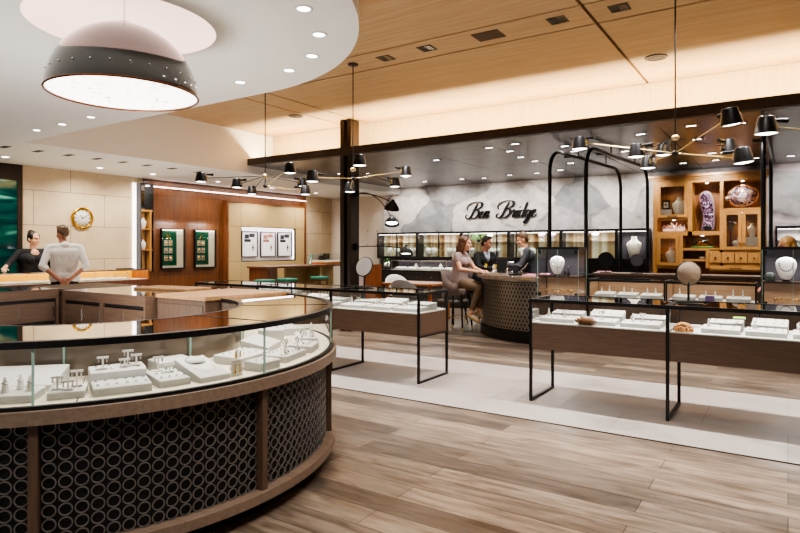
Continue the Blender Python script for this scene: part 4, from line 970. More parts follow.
part('body', MB().tube([(-.17, 0, .03), (-.13, 0, .10), (-.03, 0, .09), (.06, 0, .12), (.14, 0, .06), (.19, 0, .04)], [.012, .03, .04, .035, .025, .01], 10).tube([(-.13, 0, .1), (-.17, -.02, .16), (-.19, -.03, .19)], [.02, .015, .02], 8).tube([(.02, 0, .1), (-.02, .0, .17), (.03, -.01, .2)], [.015, .012, .006], 8).tube([(.06, 0, .1), (.12, 0, .17)], [.015, .005], 8), M['figure'], t)
part('wing', MB().sph((-.02, -.03, .08), .07, .02, .045).sph((.08, -.03, .07), .05, .02, .03), M['figure_o'], t)
bust('white necklace bust behind the lower left glass door of the honey cabinet', (-1.98, 13.08, 1.1005), 0, .36, M['white'])
t = thing('watch_stand', 'small dark ornament on a white block, lower left door', 'ornament', (-2.155, 13.0, 1.1005)); part('block', MB().box(-.055, .055, -.05, .05, 0, .06, .003), M['white'], t); part('ring_figure', MB().torus((0, 0, .105), .04, .012, 'z', 16, 6).cyl((0, 0, .06), (0, 0, .19), .012, .008, n=8).sph((0, 0, .2), .02), M['ruby'], t)
single('green_gem', MB().lathe([(.001, 0), (.03, .02), (.035, .03), (.02, .04), (.001, .04)], 8), M['leaf'], 'small green gem at the foot of the lower left bust', 'gem', (-1.92, 12.955, 1.1005))
bust('ivory necklace bust on a white block behind the right hand glass door', (-.57, 13.08, 1.6655), 0, .25, M['ivory'], neck='gold')
single('white_box', MB().box(-.11, .11, -.09, .09, 0, .18, .004), M['white'], 'white riser box behind the right hand glass door', 'box', (-.57, 13.06, 1.4805-.0))
t = thing('shell_sculpture', 'tan shell sculpture on a black stem behind the middle glass door', 'ornament', (-.93, 13.06, 1.4805)); part('stem', MB().cyl((0, 0, 0), (0, 0, .40), .01, n=8).box(-.05, .05, -.05, .05, 0, .02), M['black'], t); part('shell', MB().sph((0, -.02, .36), .05, .04, .08).sph((.05, -.02, .44), .05, .03, .04).sph((-.02, -.02, .46), .04, .03, .03), M['tan'], t)
single('white_ornament', MB().sph((0, 0, .06), .08, .06, .06).sph((.05, 0, .13), .05, .04, .05).cyl((0, 0, 0), (0, 0, .03), .06, n=14), M['white'], 'white rounded ornament behind the middle glass door', 'ornament', (-.82, 13.03, 1.4805))
cab_floor = part('shelf', MB().box(X(-1.04), X(-.42), YF, YR, 1.42, 1.48), M['honey_x'], cab)
single('pearl_shell', MB().sph((0, 0, .03), .06, .045, .03), M['white'], 'white shell on the lower open shelf of the honey cabinet', 'shell', (-1.42, 13.0, 1.2305))
part('shelf', MB().box(X(-1.75), X(-1.34), YF, YR, 1.19, 1.23), M['honey_x'], cab)

# ================================================================== SCRIPT SIGN
def spline(pts, k=10):
    P = [Vector((p[0], p[1])) for p in pts]; out = []
    for i in range(len(P)-1):
        a, b, c, d = P[max(i-1, 0)], P[i], P[i+1], P[min(i+2, len(P)-1)]
        for j in range(k):
            t = j/k; out.append(.5*((2*b)+(c-a)*t+(2*a-5*b+4*c-d)*t*t+(3*b-a-3*c+d)*t**3))
    return out+[P[-1]]
def letter(strokes, x0, sc=1.0):
    mb = MB()
    for st in strokes:
        pts = spline(st); n = len(pts); L_, R_ = [], []
        for i, p in enumerate(pts):
            d = (pts[min(i+1, n-1)]-pts[max(i-1, 0)]); d = d.normalized() if d.length > 1e-9 else Vector((1, 0)); nn = Vector((-d.y, d.x))
            w = .0075+.0145*max(0, -d.y)**1.5+.004*abs(d.y)
            w *= min(1, .45+4*min(i, n-1-i)/n)
            for S_, g in ((L_, 1), (R_, -1)): q = p+nn*w*g; S_.append(q)
        f = lambda q: (x0+(q.x+.30*q.y)*sc, q.y*sc)
        vs = []
        for y in (-.02, .02):
            for a, b in zip(L_, R_): 
                u = f(a); v = f(b); vs += [(u[0], y, u[1]), (v[0], y, v[1])]
        m = 2*n; fs = []
        for i in range(n-1):
            a = 2*i; fs += [(a, a+1, a+3, a+2), (m+a, m+a+2, m+a+3, m+a+1), (a, a+2, m+a+2, m+a), (a+1, m+a+1, m+a+3, a+3)]
        fs += [(0, m, m+1, 1), (m-2, m-1, m+m-1, m+m-2)]
        mb.add(vs, fs)
    return mb
sign = thing('script_sign', 'black raised script lettering sign reading Ben Bridge on the petal mural', 'sign', (-6.80, 13.37, 2.19))
capB = [[(.20, .31), (.165, .20), (.13, .06), (.08, .0), (.02, .005), (-.01, .05), (.02, .09)],
        [(.0, .17), (-.03, .24), (.02, .31), (.14, .345), (.27, .33), (.31, .265), (.25, .20), (.17, .178), (.25, .165), (.285, .10), (.245, .025), (.17, .0), (.11, .03)]]
le = [[(0, .05), (.05, .075), (.085, .115), (.065, .145), (.03, .12), (.02, .06), (.045, .012), (.085, .012), (.125, .05)]]
ln = [[(0, .06), (.025, .13), (.035, .14), (.03, .09), (.015, .0)], [(.02, .05), (.05, .115), (.085, .142), (.10, .12), (.09, .06), (.085, .02), (.105, .004), (.145, .05)]]
lr = [[(0, .05), (.03, .12), (.04, .155), (.06, .135), (.085, .13), (.085, .10), (.07, .04), (.085, .006), (.12, .05)]]
li = [[(0, .05), (.03, .10), (.045, .14), (.035, .08), (.03, .02), (.05, .004), (.085, .05)], [(.055, .19), (.062, .205), (.07, .195)]]
ld = [[(.09, .12), (.055, .14), (.02, .11), (.01, .05), (.035, .008), (.07, .03), (.10, .10)], [(.115, .30), (.11, .22), (.10, .10), (.095, .025), (.115, .004), (.15, .05)]]
lg = [[(.09, .12), (.055, .14), (.02, .11), (.01, .055), (.035, .015), (.07, .04), (.10, .12)], [(.105, .14), (.10, .05), (.095, -.06), (.065, -.125), (.025, -.11), (.04, -.06), (.10, -.005), (.155, .05)]]
sc = 1.17
for st, x in [(capB, 0), (le, .33), (ln, .46), (capB, .80), (lr, 1.14), (li, 1.26), (ld, 1.345), (lg, 1.49), (le, 1.635)]:
    part('letter', letter(st, x*1.04, sc), M['black'], sign)

# ================================================================== BACK WALL SHOWCASES
M['nicheglow'] = emis('niche_led', (1, .95, .88), 5)
def case_back():  # stripes and faint glow paint the reflected shop in place of a mirror
    m, nt, b, N, L = newmat('painted_reflection_back'); tc = N.new('ShaderNodeTexCoord'); sp = N.new('ShaderNodeSeparateXYZ'); L.new(tc.outputs['Object'], sp.inputs[0])
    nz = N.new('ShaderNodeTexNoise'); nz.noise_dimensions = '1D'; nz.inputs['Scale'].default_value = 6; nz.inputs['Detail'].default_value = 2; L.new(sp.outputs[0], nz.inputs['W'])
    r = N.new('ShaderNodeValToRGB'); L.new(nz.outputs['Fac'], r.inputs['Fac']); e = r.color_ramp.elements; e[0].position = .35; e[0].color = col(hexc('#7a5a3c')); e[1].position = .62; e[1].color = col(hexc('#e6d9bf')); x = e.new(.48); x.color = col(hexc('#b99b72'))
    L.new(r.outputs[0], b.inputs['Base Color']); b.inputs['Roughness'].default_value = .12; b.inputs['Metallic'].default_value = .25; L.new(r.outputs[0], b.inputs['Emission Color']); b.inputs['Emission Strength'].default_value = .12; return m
M['case_back'] = case_back()
def wallcase(label, x0, x1, mull=(), back=None, z0=1.23, z1=1.81, i_shelf=True):
    t = thing('wall_showcase', label, 'showcase', ((x0+x1)/2, 13.2, 0)); w = (x1-x0)/2; d = .18; f = .035
    part('frame', MB().box(-w, w, -d, -d+.04, z0-.06, z0).box(-w, w, -d, -d+.04, z1, z1+.05).box(-w, -w+f, -d, -d+.04, z0, z1).box(w-f, w, -d, -d+.04, z0, z1), M['black'], t)
    for m_ in mull: part('mullion', MB().box(m_-(x0+x1)/2-.014, m_-(x0+x1)/2+.014, -d, -d+.04, z0, z1), M['black'], t)
    part('carcass', MB().box(-w, w, -d+.04, d, z0-.06, z0).box(-w, w, -d+.04, d, z1, z1+.05).box(-w, -w+.012, -d+.04, d-.02, z0, z1).box(w-.012, w, -d+.04, d-.02, z0, z1), M['drawerwood'], t)
    part('mirror_back', MB().box(-w+.012, w-.012, d-.03, d-.01, z0, z1), back or M['case_back'], t)
    if i_shelf: part('glass_shelf', MB().box(-w+.02, w-.02, -d+.08, d-.04, z0+.36, z0+.368), M['gedge_t'], t)
    part('led_bar', MB().box(-w+.04, w-.04, -d+.05, -d+.07, z1-.012, z1-.001), M['nicheglow'], t); area((x0+x1)/2, 13.2-d+.10, z1-.02, (x1-x0)*.85, .03, 9*(x1-x0), (1, .94, .86), (-.25, 0, 0))
    part('front_glass', MB().quad((-w+f, -d+.02, z0), (w-f, -d+.02, z0), (w-f, -d+.02, z1), (-w+f, -d+.02, z1)), M['glass'], t)
    return t
M['gedge_t'] = glass('shelf_glass', (.75, .88, .84), 1.5)
bays = [(-9.29, -8.03), (-8.03, -6.75), (-6.75, -5.50), (-5.50, -4.25), (-4.25, -3.05), (-3.05, -2.42)]
nm = ['leftmost, behind the low black lamp', 'second from left, above the glass counter', 'third from left, behind the seated couple', 'fourth from left, behind the standing clerk', 'fifth from left, behind the left tower', 'narrow one beside the honey cabinet']
for i, (a, b) in enumerate(bays): wallcase('black framed lit wall showcase under the mural, '+nm[i], a, b, () if i == 5 else ([a+.19, b-.30] if i in (2, 3) else [(a+b)/2]), M['towerback'] if i == 5 else None, i_shelf=i != 5)
wallcase('black framed pale lit wall showcase at the right edge, behind the blonde woman', -.20, 1.3, (), M['glow_niche'])
bz = 1.2305
bl = []
for x in (-8.95, -8.72, -8.33, -8.15, -7.75, -7.58, -7.12, -6.93, -6.5, -6.0, -5.83, -5.22, -4.95, -4.55): 
    bl.append(form('', (x, 13.13, bz), random.uniform(.1, .5), .225, M['white'], True, 'white forms in the wall showcases'))
rank(bl, 'white oval necklace form in the lit wall showcases, {}')
bust('large ivory necklace bust alone in the narrow wall showcase by the honey cabinet', (-2.72, 13.15, bz), 0, .46, M['ivory'])
def orchid(label, loc, m_):
    t = thing('potted_orchid', label, 'plant', loc); part('pot', MB().lathe([(.001, 0), (.03, 0), (.038, .06), (.034, .06), (.001, .055)], 14), M['white'], t)
    part('stem', MB().tube([(0, 0, .05), (.01, 0, .12), (.0, -.01, .17)], .003, 5), M['leaf'], t); mb = MB()
    for x, z in ((-.05, .15), (0, .17), (.05, .155), (.02, .13), (-.025, .135)):
        for k in range(5): a = 2*PI*k/5; mb.sph((x+.016*math.cos(a), -.02, z+.016*math.sin(a)), .014, .005, .014, 8, 5)
    part('blossom', mb, m_, t); return t
orchid('white orchid on the glass shelf left of the clerk', (-6.02, 13.15, 1.5985), M['orchidw'])
orchid('pale lilac orchid on the glass shelf just right of the clerk', (-4.72, 13.15, 1.5985), M['orchid'])
orchid('lilac orchid on the glass shelf left of the first arch post', (-4.48, 13.15, 1.5985), M['orchid'])
orchid('white orchid on the glass shelf between the arch posts', (-3.52, 13.15, 1.5985), M['orchidw'])
mb = MB(); rnd = random.Random(5)
for i in range(34): x, z = rnd.uniform(-.16, .16), rnd.uniform(.05, .2); mb.sph((x, rnd.uniform(-.05, .03), z), .022, .01, .035, 6, 4)
t = thing('leafy_plant', 'low green leafy plant on the shelf above the seated couple', 'plant', (-6.33, 13.14, 1.5985)); part('foliage', mb, M['leaf'], t); part('pot', MB().lathe([(.001, 0), (.05, 0), (.06, .06), (.001, .06)], 14), M['black'], t)

t = thing('wall_base_cabinet', 'long dark base cabinet with small knobs below the wall showcases', 'cabinet', (-5.87, 13.05, 0))
part('carcass', MB().box(-3.42, 3.40, -.40, .34, 0, .86), M['drawerwood'], t); part('worktop', MB().box(-3.43, 3.42, -.43, .34, .86, .885), M['black'], t); part('upstand', MB().box(-3.42, 3.40, .14, .34, .885, 1.168), M['drawerwood'], t)
for i in range(16):
    a = -3.38+i*.42
    for z0, z1 in ((.62, .83), (.08, .60)):
        d = part('drawer', MB().box(a+.005, a+.405, -.412, -.40, z0, z1, .003), M['drawerwood'], t); part('knob', MB().cyl((a+.205, -.412, (z0+z1)/2), (a+.205, -.43, (z0+z1)/2), .012, n=8), M['silver'], d)
t = thing('counter_showcase', 'low glass showcase standing on the dark base cabinet, left of the seated woman', 'showcase', (-6.95, 12.82, .8855)); w = 1.62; d = .17
part('deck', MB().box(-w, w, -d, d, 0, .02), M['white'], t); part('rear_panel', MB().box(-w, w, d-.01, d, .02, .25), M['towerback'], t)
part('frame', MB().box(-w, w, -d, -d+.01, .24, .255).box(-w, -w+.01, -d, -d+.01, .02, .24).box(w-.01, w, -d, -d+.01, .02, .24).box(-.005, .005, -d, -d+.01, .02, .24), M['silver'], t)
part('led_bar', MB().box(-w+.02, w-.02, d-.04, d-.02, .235, .248), M['nicheglow'], t)
part('front_glass', MB().quad((-w, -d+.004, .02), (w, -d+.004, .02), (w, -d+.004, .24), (-w, -d+.004, .24)), M['glass'], t)
part('top_glass', MB().quad((-w, -d, .25), (w, -d, .25), (w, d, .25), (-w, d, .25)), M['glass'], t)
o = []; q = []
for i in range(9):
    x = -8.38+i*.36; o.append(tray('jewelry_tray', '', (x, 12.78, .906), 0, .3, .18, .02, .06))
    if i % 2: q.append(bust('', (x+.05, 12.89, .906), 0, .15, M['ivory'], neck=False))
rank(o, 'white tray in the low showcase on the base cabinet, {}'); rank(q, 'little ivory bust in the low showcase on the base cabinet, {}')
t = thing('potted_plant', 'small potted green plant in a silver pot at the left end of the base cabinet', 'plant', (-8.82, 12.82, .8855)); part('pot', MB().lathe([(.001, 0), (.085, 0), (.095, .20), (.085, .20), (.001, .18)], 18), M['silver'], t)
mb = MB(); rnd = random.Random(9)
for i in range(40): a = rnd.uniform(0, 2*PI); r = rnd.uniform(0, .1); mb.sph((r*math.cos(a), r*math.sin(a), .2+rnd.uniform(0, .09)), .02, .02, .012, 6, 4)
part('foliage', mb, M['leaf'], t)

# cream store-room cupboards left of the mural
t = thing('cream_cupboard', 'flat cream cupboards with small knobs, left of the mural behind the column', 'cupboard', (-10.0, 13.3, 0))
part('carcass', MB().box(-.9, .66, -.08, .09, 0, 2.42), M['beige'], t)
for a, b in ((-.89, -.29), (-.285, .33), (.335, .65)):
    for z0, z1 in ((.02, .92), (.925, 1.66), (1.665, 2.40)):
        d = part('door', MB().box(a, b, -.096, -.08, z0, z1, .003), M['beige'], t); part('knob', MB().cyl((b-.06, -.096, z1-.12 if z0 < 1 else z0+.25), (b-.06, -.12, z1-.12 if z0 < 1 else z0+.25), .014, n=8), M['black'], d)

# ================================================================== CURVED BAR DESK
DX, DY = -3.15, 9.98
B0, B1 = math.radians(160), math.radians(272)
t = thing('curved_bar_desk', 'curved bar desk with champagne ring lattice front and stone top, where the couple sits', 'desk', (DX, DY, 0))
part('plinth', MB().arcbox(1.0, 1.46, 0, .16, B0, B1, 48), M['black'], t)
part('body', MB().arcbox(1.0, 1.42, .16, .95, B0, B1, 48), M['backing'], t)
mb = MB(); R = 1.428; n = int((B1-B0)*R/.062); st = (B1-B0)/n
for i in range(n):
    for j in range(12):
        a = B0+(i+.5+.5*(j % 2))*st
        if a > B1-.02: continue
        mb.m = Matrix.Translation((R*math.cos(a), R*math.sin(a), .21+j*.0615)) @ Euler((0, 0, a)).to_matrix().to_4x4(); vs = []
        for q in range(10):
            b = 2*PI*q/10
            for rr, h in ((.033, 0), (.033, .006), (.021, .006), (.021, 0)): vs.append((h, rr*math.cos(b), rr*math.sin(b)))
        mb.add(vs, [(q*4+c, ((q+1) % 10)*4+c, ((q+1) % 10)*4+c+1, q*4+c+1) for q in range(10) for c in range(3)])
part('ring_lattice', mb, M['lattice'], t)
part('end_post', MB().arcbox(1.40, 1.45, .16, .95, math.radians(183), math.radians(185.5), 2), M['brass'], t)
part('trim_band', MB().arcbox(1.40, 1.445, .93, .965, B0, B1, 48), M['lattice'], t)
part('stone_top', MB().arcbox(.95, 1.55, .965, 1.015, B0, B1, 56), mat('taupe_stone_top', '#8a7a6e', .2, var=.25, scale=12, coat=.3), t)
part('brass_clip', MB().arcbox(1.55, 1.556, .968, 1.012, math.radians(262), math.radians(268), 4), M['brass'], t)
def dpol(r, a, z=1.0155): return (DX+r*math.cos(math.radians(a)), DY+r*math.sin(math.radians(a)), z)
def flute(label, loc):
    t = thing('champagne_flute', label, 'glass', loc)
    part('bowl', MB().lathe([(.004, .075), (.016, .10), (.024, .14), (.025, .18), (.022, .205)], 18), M['glass'], t)
    part('stem', MB().lathe([(.001, 0), (.03, 0), (.028, .004), (.005, .01), (.004, .075)], 16), M['gedge_t'], t)
    part('wine', MB().lathe([(.001, .085), (.014, .10), (.0215, .14), (.022, .155), (.001, .155)], 16), M['champagne'], t)
flute('left champagne flute on the curved desk, in front of the man in black', dpol(1.38, 196)); flute('right champagne flute on the curved desk, near the clerk and his hands', dpol(1.22, 214))
single('leather_pad', MB().box(-.16, .16, -.11, .11, 0, .018, .005), M['tan'], 'tan jewelry pad on the curved desk between the flutes', 'pad', dpol(1.33, 219), 2.3)
t = thing('tablet_stand', 'black tablet on a stand on the curved desk beside the left flute', 'tablet', dpol(1.10, 199), .3); part('foot', MB().box(-.07, .07, -.05, .05, 0, .012), M['black'], t); part('screen', MB().at(0, 0, .012, 0, -.2, 0).box(-.09, .09, -.006, .006, 0, .24, .004), M['black'], t)
t = thing('desk_scope', 'black jeweller’s scope with silver arms on the right of the curved desk', 'instrument', dpol(1.20, 246), .5)
part('base', MB().box(-.10, .10, -.08, .08, 0, .03, .008), M['black'], t); part('body', MB().cyl((0, 0, .03), (.02, 0, .16), .04, .05, 14).cyl((-.12, 0, .16), (.1, 0, .13), .035, .03, 14), M['suit'], t); part('arm', MB().tube([(.05, 0, .05), (.14, -.02, .12), (.2, -.02, .2)], .008, 6), M['silver'], t); part('arm', MB().tube([(-.05, 0, .05), (-.16, -.04, .08)], .01, 6), M['silver'], t)
single('pink_papers', MB().box(-.09, .09, -.06, .06, 0, .02).at(.02, .01, .02, .3).box(-.08, .08, -.05, .05, 0, .015), M['pink'], 'pink papers at the right end of the curved desk', 'papers', dpol(1.3, 262), .2)

# stools and chairs
def bar_stool(label, loc, rz):
    # faces local +y
    t = thing('bar_stool', label, 'stool', loc, rz)
    part('seat', MB().box(-.22, .22, -.20, .24, .66, .76, .03), M['grey_fabric'], t)
    n = 20; vs = []; hs = lambda a: .20+.22*max(0, math.cos(a))**1.0
    for i in range(n+1):
        a = -2.0+4.0*i/n; x = math.sin(a); y = -math.cos(a)
        for r, z in ((.25, .64), (.305, .66+hs(a)), (.272, .66+hs(a)), (.22, .64)): vs.append((x*r, y*r+.02, z))
    part('backrest', MB().add(vs, [(i*4+k, (i+1)*4+k, (i+1)*4+(k+1) % 4, i*4+(k+1) % 4) for i in range(n) for k in range(4)]+[(3, 2, 1, 0), (n*4, n*4+1, n*4+2, n*4+3)], True), M['grey_fabric'], t)
    for sx in (-1, 1):
        for sy in (-1, 1):
            l = part('leg', MB().cyl((sx*.15, sy*.15, .66), (sx*.19, sy*.19, .10), .017, .013, 10), M['black'], t); part('foot_cap', MB().cyl((sx*.19, sy*.19, .10), (sx*.195, sy*.195, 0.0), .0135, .011, 10), M['brass'], l)
    part('foot_rail', MB().tube([(.18, .18, .26), (-.18, .18, .26), (-.18, -.18, .26), (.18, -.18, .26), (.18, .18, .26)], .009, 6), M['brass'], t); return t
bar_stool('taupe upholstered bar stool on which the woman in the mauve blouse sits', (-4.80, 9.12, 0.0), math.radians(-88))
bar_stool('taupe bar stool under the man in the black jacket', (-5.04, 10.49, 0.0), math.radians(-108))
def shell_chair(label, loc, rz, m_):
    t = thing('shell_chair', label, 'chair', loc, rz)
    part('seat', MB().box(-.22, .22, -.20, .22, .42, .47, .02), m_, t); n = 18; vs = []
    for i in range(n+1):
        a = -1.75+3.5*i/n; x = math.sin(a); y = -math.cos(a); h = .16+.24*max(0, math.cos(a*.9))
        for r, z in ((.215, .43), (.265, .46+h), (.245, .46+h), (.195, .43)): vs.append((x*r, y*r+.01, z))
    part('backrest', MB().add(vs, [(i*4+k, (i+1)*4+k, (i+1)*4+(k+1) % 4, i*4+(k+1) % 4) for i in range(n) for k in range(4)]+[(3, 2, 1, 0), (n*4, n*4+1, n*4+2, n*4+3)], True), m_, t)
    for sx in (-1, 1):
        for sy in (-1, 1): part('leg', MB().cyl((sx*.14, sy*.14, .43), (sx*.2, sy*.2, 0), .014, .011, 8), M['black'], t)
    return t
t = thing('meeting_table', 'low orange cherry wood table behind the left glass cases', 'table', (-6.3, 10.25, 0))
part('tabletop', MB().box(-.6, .6, -.45, .45, .71, .75, .008), M['orange_x'], t)
for sx in (-.5, .5):
    for sy in (-.36, .36): part('leg', MB().box(sx-.03, sx+.03, sy-.03, sy+.03, 0, .71), M['orange'], t)
shell_chair('white shell chair behind the orange table', (-7.2, 10.85, 0), math.radians(-130), M['white_plastic'])
shell_chair('grey shell chair in front of the orange table, back to the glass cases', (-6.1, 9.44, 0), math.radians(15), M['grey_fabric2'])
shell_chair('grey shell chair at the right end of the orange table, beside the bar stool', (-5.38, 10.05, 0), math.radians(75), M['grey_fabric2'])
t = thing('orange_divider', 'upright orange wood divider end with grey side, beside the column mirror', 'divider', (-7.05, 9.66, 0))
part('panel', MB().box(-.06, .20, -.10, .10, 0, 1.12, .004), M['orange'], t); part('side_panel', MB().box(-.30, -.10, -.06, .06, 0, 1.12), M['glow_niche'], t); part('edge', MB().box(-.10, -.06, -.09, .09, 0, 1.12), M['black'], t)

# ================================================================== LEFT SIDE: WATCH LOUNGE
# green display niches in the walnut wall
def niche(label, y0, y1, z0, z1):
    t = thing('wall_display_niche', label, 'display niche', (XL, (y0+y1)/2, z0)); w = (y1-y0)/2; h = z1-z0; d = .06
    part('frame', MB().box(.0, d, -w, -w+.02, 0, h).box(0, d, w-.02, w, 0, h).box(0, d, -w+.02, w-.02, 0, .02).box(0, d, -w+.02, w-.02, h-.02, h), M['black'], t)
    part('backing', MB().box(.001, .012, -w+.02, w-.02, .02, h-.02), mat_cream_lit, t)
    p = part('green_panel', MB().box(.012, .03, -w+.03, w-.20, .07, h-.05), M['green_panel'], t)
    for r in range(3):
        for c in range(2):
            y = -w+.115+c*.115; z = .17+r*.165; part('watch_pad', MB().box(.03, .045, y-.045, y+.045, z, z+.12, .004), M['white'], p)
            part('watch', MB().at(.046, y, z+.06, 0, 0, PI/2).lathe([(.02, 0), (.02, .008), (.001, .01)], 12).at().box(.046, .052, y-.01, y+.01, z+.015, z+.105), M['gold'], p)
    cy = -w+.17; z = h-.17
    # small five-pointed crown emblem and the line beneath it
    mb = MB()
    for k in range(5):
        a = math.radians(40+25*k); mb.cyl((.034, cy, z), (.034, cy+.045*math.cos(a), z+.055*math.sin(a)), .005, .003, 6).sph((.034, cy+.047*math.cos(a), z+.057*math.sin(a)), .006, n=6, m=4)
    mb.box(.03, .036, cy-.02, cy+.02, z-.012, z); mb.box(.03, .034, cy-.055, cy+.055, z-.04, z-.028)
    part('crown_emblem', mb, M['gold'], p)
    part('glass', MB().quad((d-.01, -w+.02, .02), (d-.01, w-.02, .02), (d-.01, w-.02, h-.02), (d-.01, -w+.02, h-.02)), M['glass'], t)
    part('led_bar', MB().box(.015, .03, -w+.04, w-.04, h-.035, h-.025), M['nicheglow'], t); area(XL+.25, (y0+y1)/2, z1+.12, .1, w*1.6, 5, (1, .96, .9), (0, .35, 0))  # area light added in front to brighten the green panel
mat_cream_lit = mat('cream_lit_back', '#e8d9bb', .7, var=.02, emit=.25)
niche('green watch display in a black framed niche, left one on the walnut wall', 7.73, 8.32, 1.0, 1.87)
niche('green watch display in a black framed niche, right one on the walnut wall', 8.58, 9.17, 1.0, 1.87)
# poster bay
t = thing('poster_wall', 'cream panelled wall bay in a walnut frame with a lit recess', 'wall bay', (XL, 10.80, 0)); D_ = .12
part('frame', MB().box(0, D_+.02, -1.38, -1.34, 0, 2.58).box(0, D_+.02, 1.30, 1.36, 0, 2.70).box(0, D_+.02, -1.34, 1.30, 2.55, 2.58), M['walnut_s'], t)
pan = [(-1.34, -.94), (-.94, .95), (.95, 1.30)]
mb = MB()
for a, b in pan:
    for z0, z1 in ((0, 1.12), (1.12, 1.97), (1.97, 2.55)):
        if a == -.94 and z0 == 1.12: continue
        mb.box(0, D_, a+.003, b-.003, z0+.003, z1-.003)
part('panel', mb, M['cream'], t)
part('recess', MB().box(.0, .02, -.94, .95, 1.12, 1.97), M['glow_niche'], t)
part('recess_frame', MB().box(.02, D_+.004, -.945, -.925, 1.12, 1.97).box(.02, D_+.004, .93, .955, 1.12, 1.97).box(.02, D_+.004, -.925, .93, 1.12, 1.135).box(.02, D_+.004, -.925, .93, 1.955, 1.97), M['black'], t)
part('led_bar', MB().box(.05, .08, -.9, .9, 1.94, 1.953).box(.05, .08, .91, .925, 1.15, 1.93), emis('recess_led', (1, .95, .96), 5), t)
area(XL+.10, 10.80, 1.93, .1, 1.7, 6, (1, .95, .95))
for k, (y, l, m_) in enumerate([(-.60, 'framed watch poster, leftmost of three in the lit recess', M['photo_dark']), (.02, 'framed watch poster with rust tones, middle of three in the lit recess', M['photo_red']), (.62, 'framed watch poster, rightmost of three in the lit recess', M['photo_dark'])]):
    p = thing('framed_poster', l, 'poster', (XL+.021, 10.80+y, 1.23)); hw = .26; h = .64
    part('frame', MB().box(0, .04, -hw, -hw+.018, 0, h).box(0, .04, hw-.018, hw, 0, h).box(0, .04, -hw+.018, hw-.018, 0, .018).box(0, .04, -hw+.018, hw-.018, h-.018, h), M['suit'], p)
    part('paper', MB().box(.005, .02, -hw+.018, hw-.018, .018, h-.018), M['paper'], p)
    part('photo', MB().box(.02, .0215, -.16, -.02, .45, .56).box(.02, .0215, -.01, .17, .49, .58).box(.02, .0215, -.17, .04, .37, .44), m_, p)
    part('watch_picture', MB().box(.02, .022, .095, .125, .15, .32).at(.02, .11, .235, 0, 0, PI/2).lathe([(.035, 0), (.035, .004), (.001, .005)], 16), m_, p)
# counter in front of it with green stools
t = thing('watch_desk', 'walnut end watch desk with a long thin top before the poster bay', 'desk', (-10.0, 10.9, 0))
part('top', MB().box(-.32, .32, -1.55, 1.45, .99, 1.035, .006), M['walnut_s'], t); part('end_panel', MB().box(-.30, .30, -1.50, -1.20, 0, .99), M['walnut_s'], t)
part('support_panel', MB().box(-.28, -.22, -.4, 1.4, 0, .99), M['cream'], t); part('support_panel', MB().box(-.25, .22, .35, .45, 0, .99), M['cream'], t)
for k, (x, y, l) in enumerate([(-9.42, 9.05, 'leftmost of three stools with green seats at the watch desk'), (-9.42, 9.72, 'middle stool with green seat and dark rim at the watch desk'), (-9.42, 10.82, 'rightmost stool with green seat at the watch desk')]):
    s = thing('counter_stool', l, 'stool', (x, y, 0))
    part('seat', MB().box(-.17, .17, -.16, .16, .70, .77, .025), M['green_pad'], s); part('seat_frame', MB().box(-.16, .16, -.15, .15, .665, .70), M['walnut_s'], s)
    for sx in (-1, 1):
        for sy in (-1, 1): part('leg', MB().cyl((sx*.13, sy*.12, .67), (sx*.16, sy*.15, 0), .016, .013, 8), M['walnut_s'], s)
t = thing('sign_card', 'dark green easel card with a white triangle on the watch desk', 'sign', (-9.95, 11.05, 1.0355), -.6)
part('card', MB().at(0, 0, 0, 0, -.2, 0).box(-.15, .15, -.006, .006, 0, .26), M['green_panel'], t); part('triangle', MB().at(0, 0, 0, 0, -.2, 0).add([(-.02, -.008, .03), (.14, -.008, .03), (.06, -.008, .20)], [(0, 1, 2)]), M['paper'], t)
t = thing('glass_box', 'clear glass showcase box on the right end of the watch desk', 'showcase', (-9.98, 11.85, 1.0355)); 
part('base', MB().box(-.25, .25, -.45, .45, 0, .05), M['orange_x'], t); part('pad', MB().box(-.22, .22, -.42, .42, .05, .08, .01), M['ivory'], t)
mb = MB()
for a, b, c_, d in [((.25, -.45), (.25, .45), 0, 0), ((-.25, .45), (-.25, -.45), 0, 0), ((.25, .45), (-.25, .45), 0, 0), ((-.25, -.45), (.25, -.45), 0, 0)]: mb.quad((*a, .05), (*b, .05), (*b, .28), (*a, .28))
mb.quad((-.25, -.45, .28), (.25, -.45, .28), (.25, .45, .28), (-.25, .45, .28)); part('glass', mb, M['glass'], t)

# clock
t = thing('wall_clock', 'round gold rimmed wall clock with white face on the limestone wall', 'clock', (XL, 6.06, 2.015)); Q = MB
part('rim', Q().torus((.025, 0, 0), .185, .026, 'x', 40, 8), M['gold'], t)
part('face', Q().at(.012, 0, 0, 0, 0, PI/2).lathe([(.17, 0), (.17, .012), (.001, .012)], 40), M['white'], t)
mb = Q()
for i in range(12): 
    a = PI*i/6; c_, s_ = math.cos(a), math.sin(a); mb.cyl((.027, .125*s_, .125*c_), (.027, .155*s_, .155*c_), .006, n=6)
part('hour_marks', mb, M['hair_dark'], t)
mb = Q()
for a, l in ((math.radians(-35), .085), (math.radians(58), .12)): mb.cyl((.03, 0, 0), (.03, l*math.sin(a), l*math.cos(a)), .007, .004, 6)
part('hands', mb.sph((.03, 0, 0), .012), M['hair_dark'], t)
# dark framed green screen at the left edge
t = thing('green_glass_screen', 'tall dark framed green glass screen at the left edge of the limestone wall', 'screen', (XL, 3.4, 0))
part('frame', MB().box(0, .05, 1.52, 1.60, 0, 2.895).box(0, .05, -1.65, 1.52, 2.62, 2.895).box(0, .05, -1.65, 1.52, 0, .3), M['bronze'], t)
part('pane', MB().box(.01, .03, -1.65, 1.52, .3, 2.62), M['screen'], t)
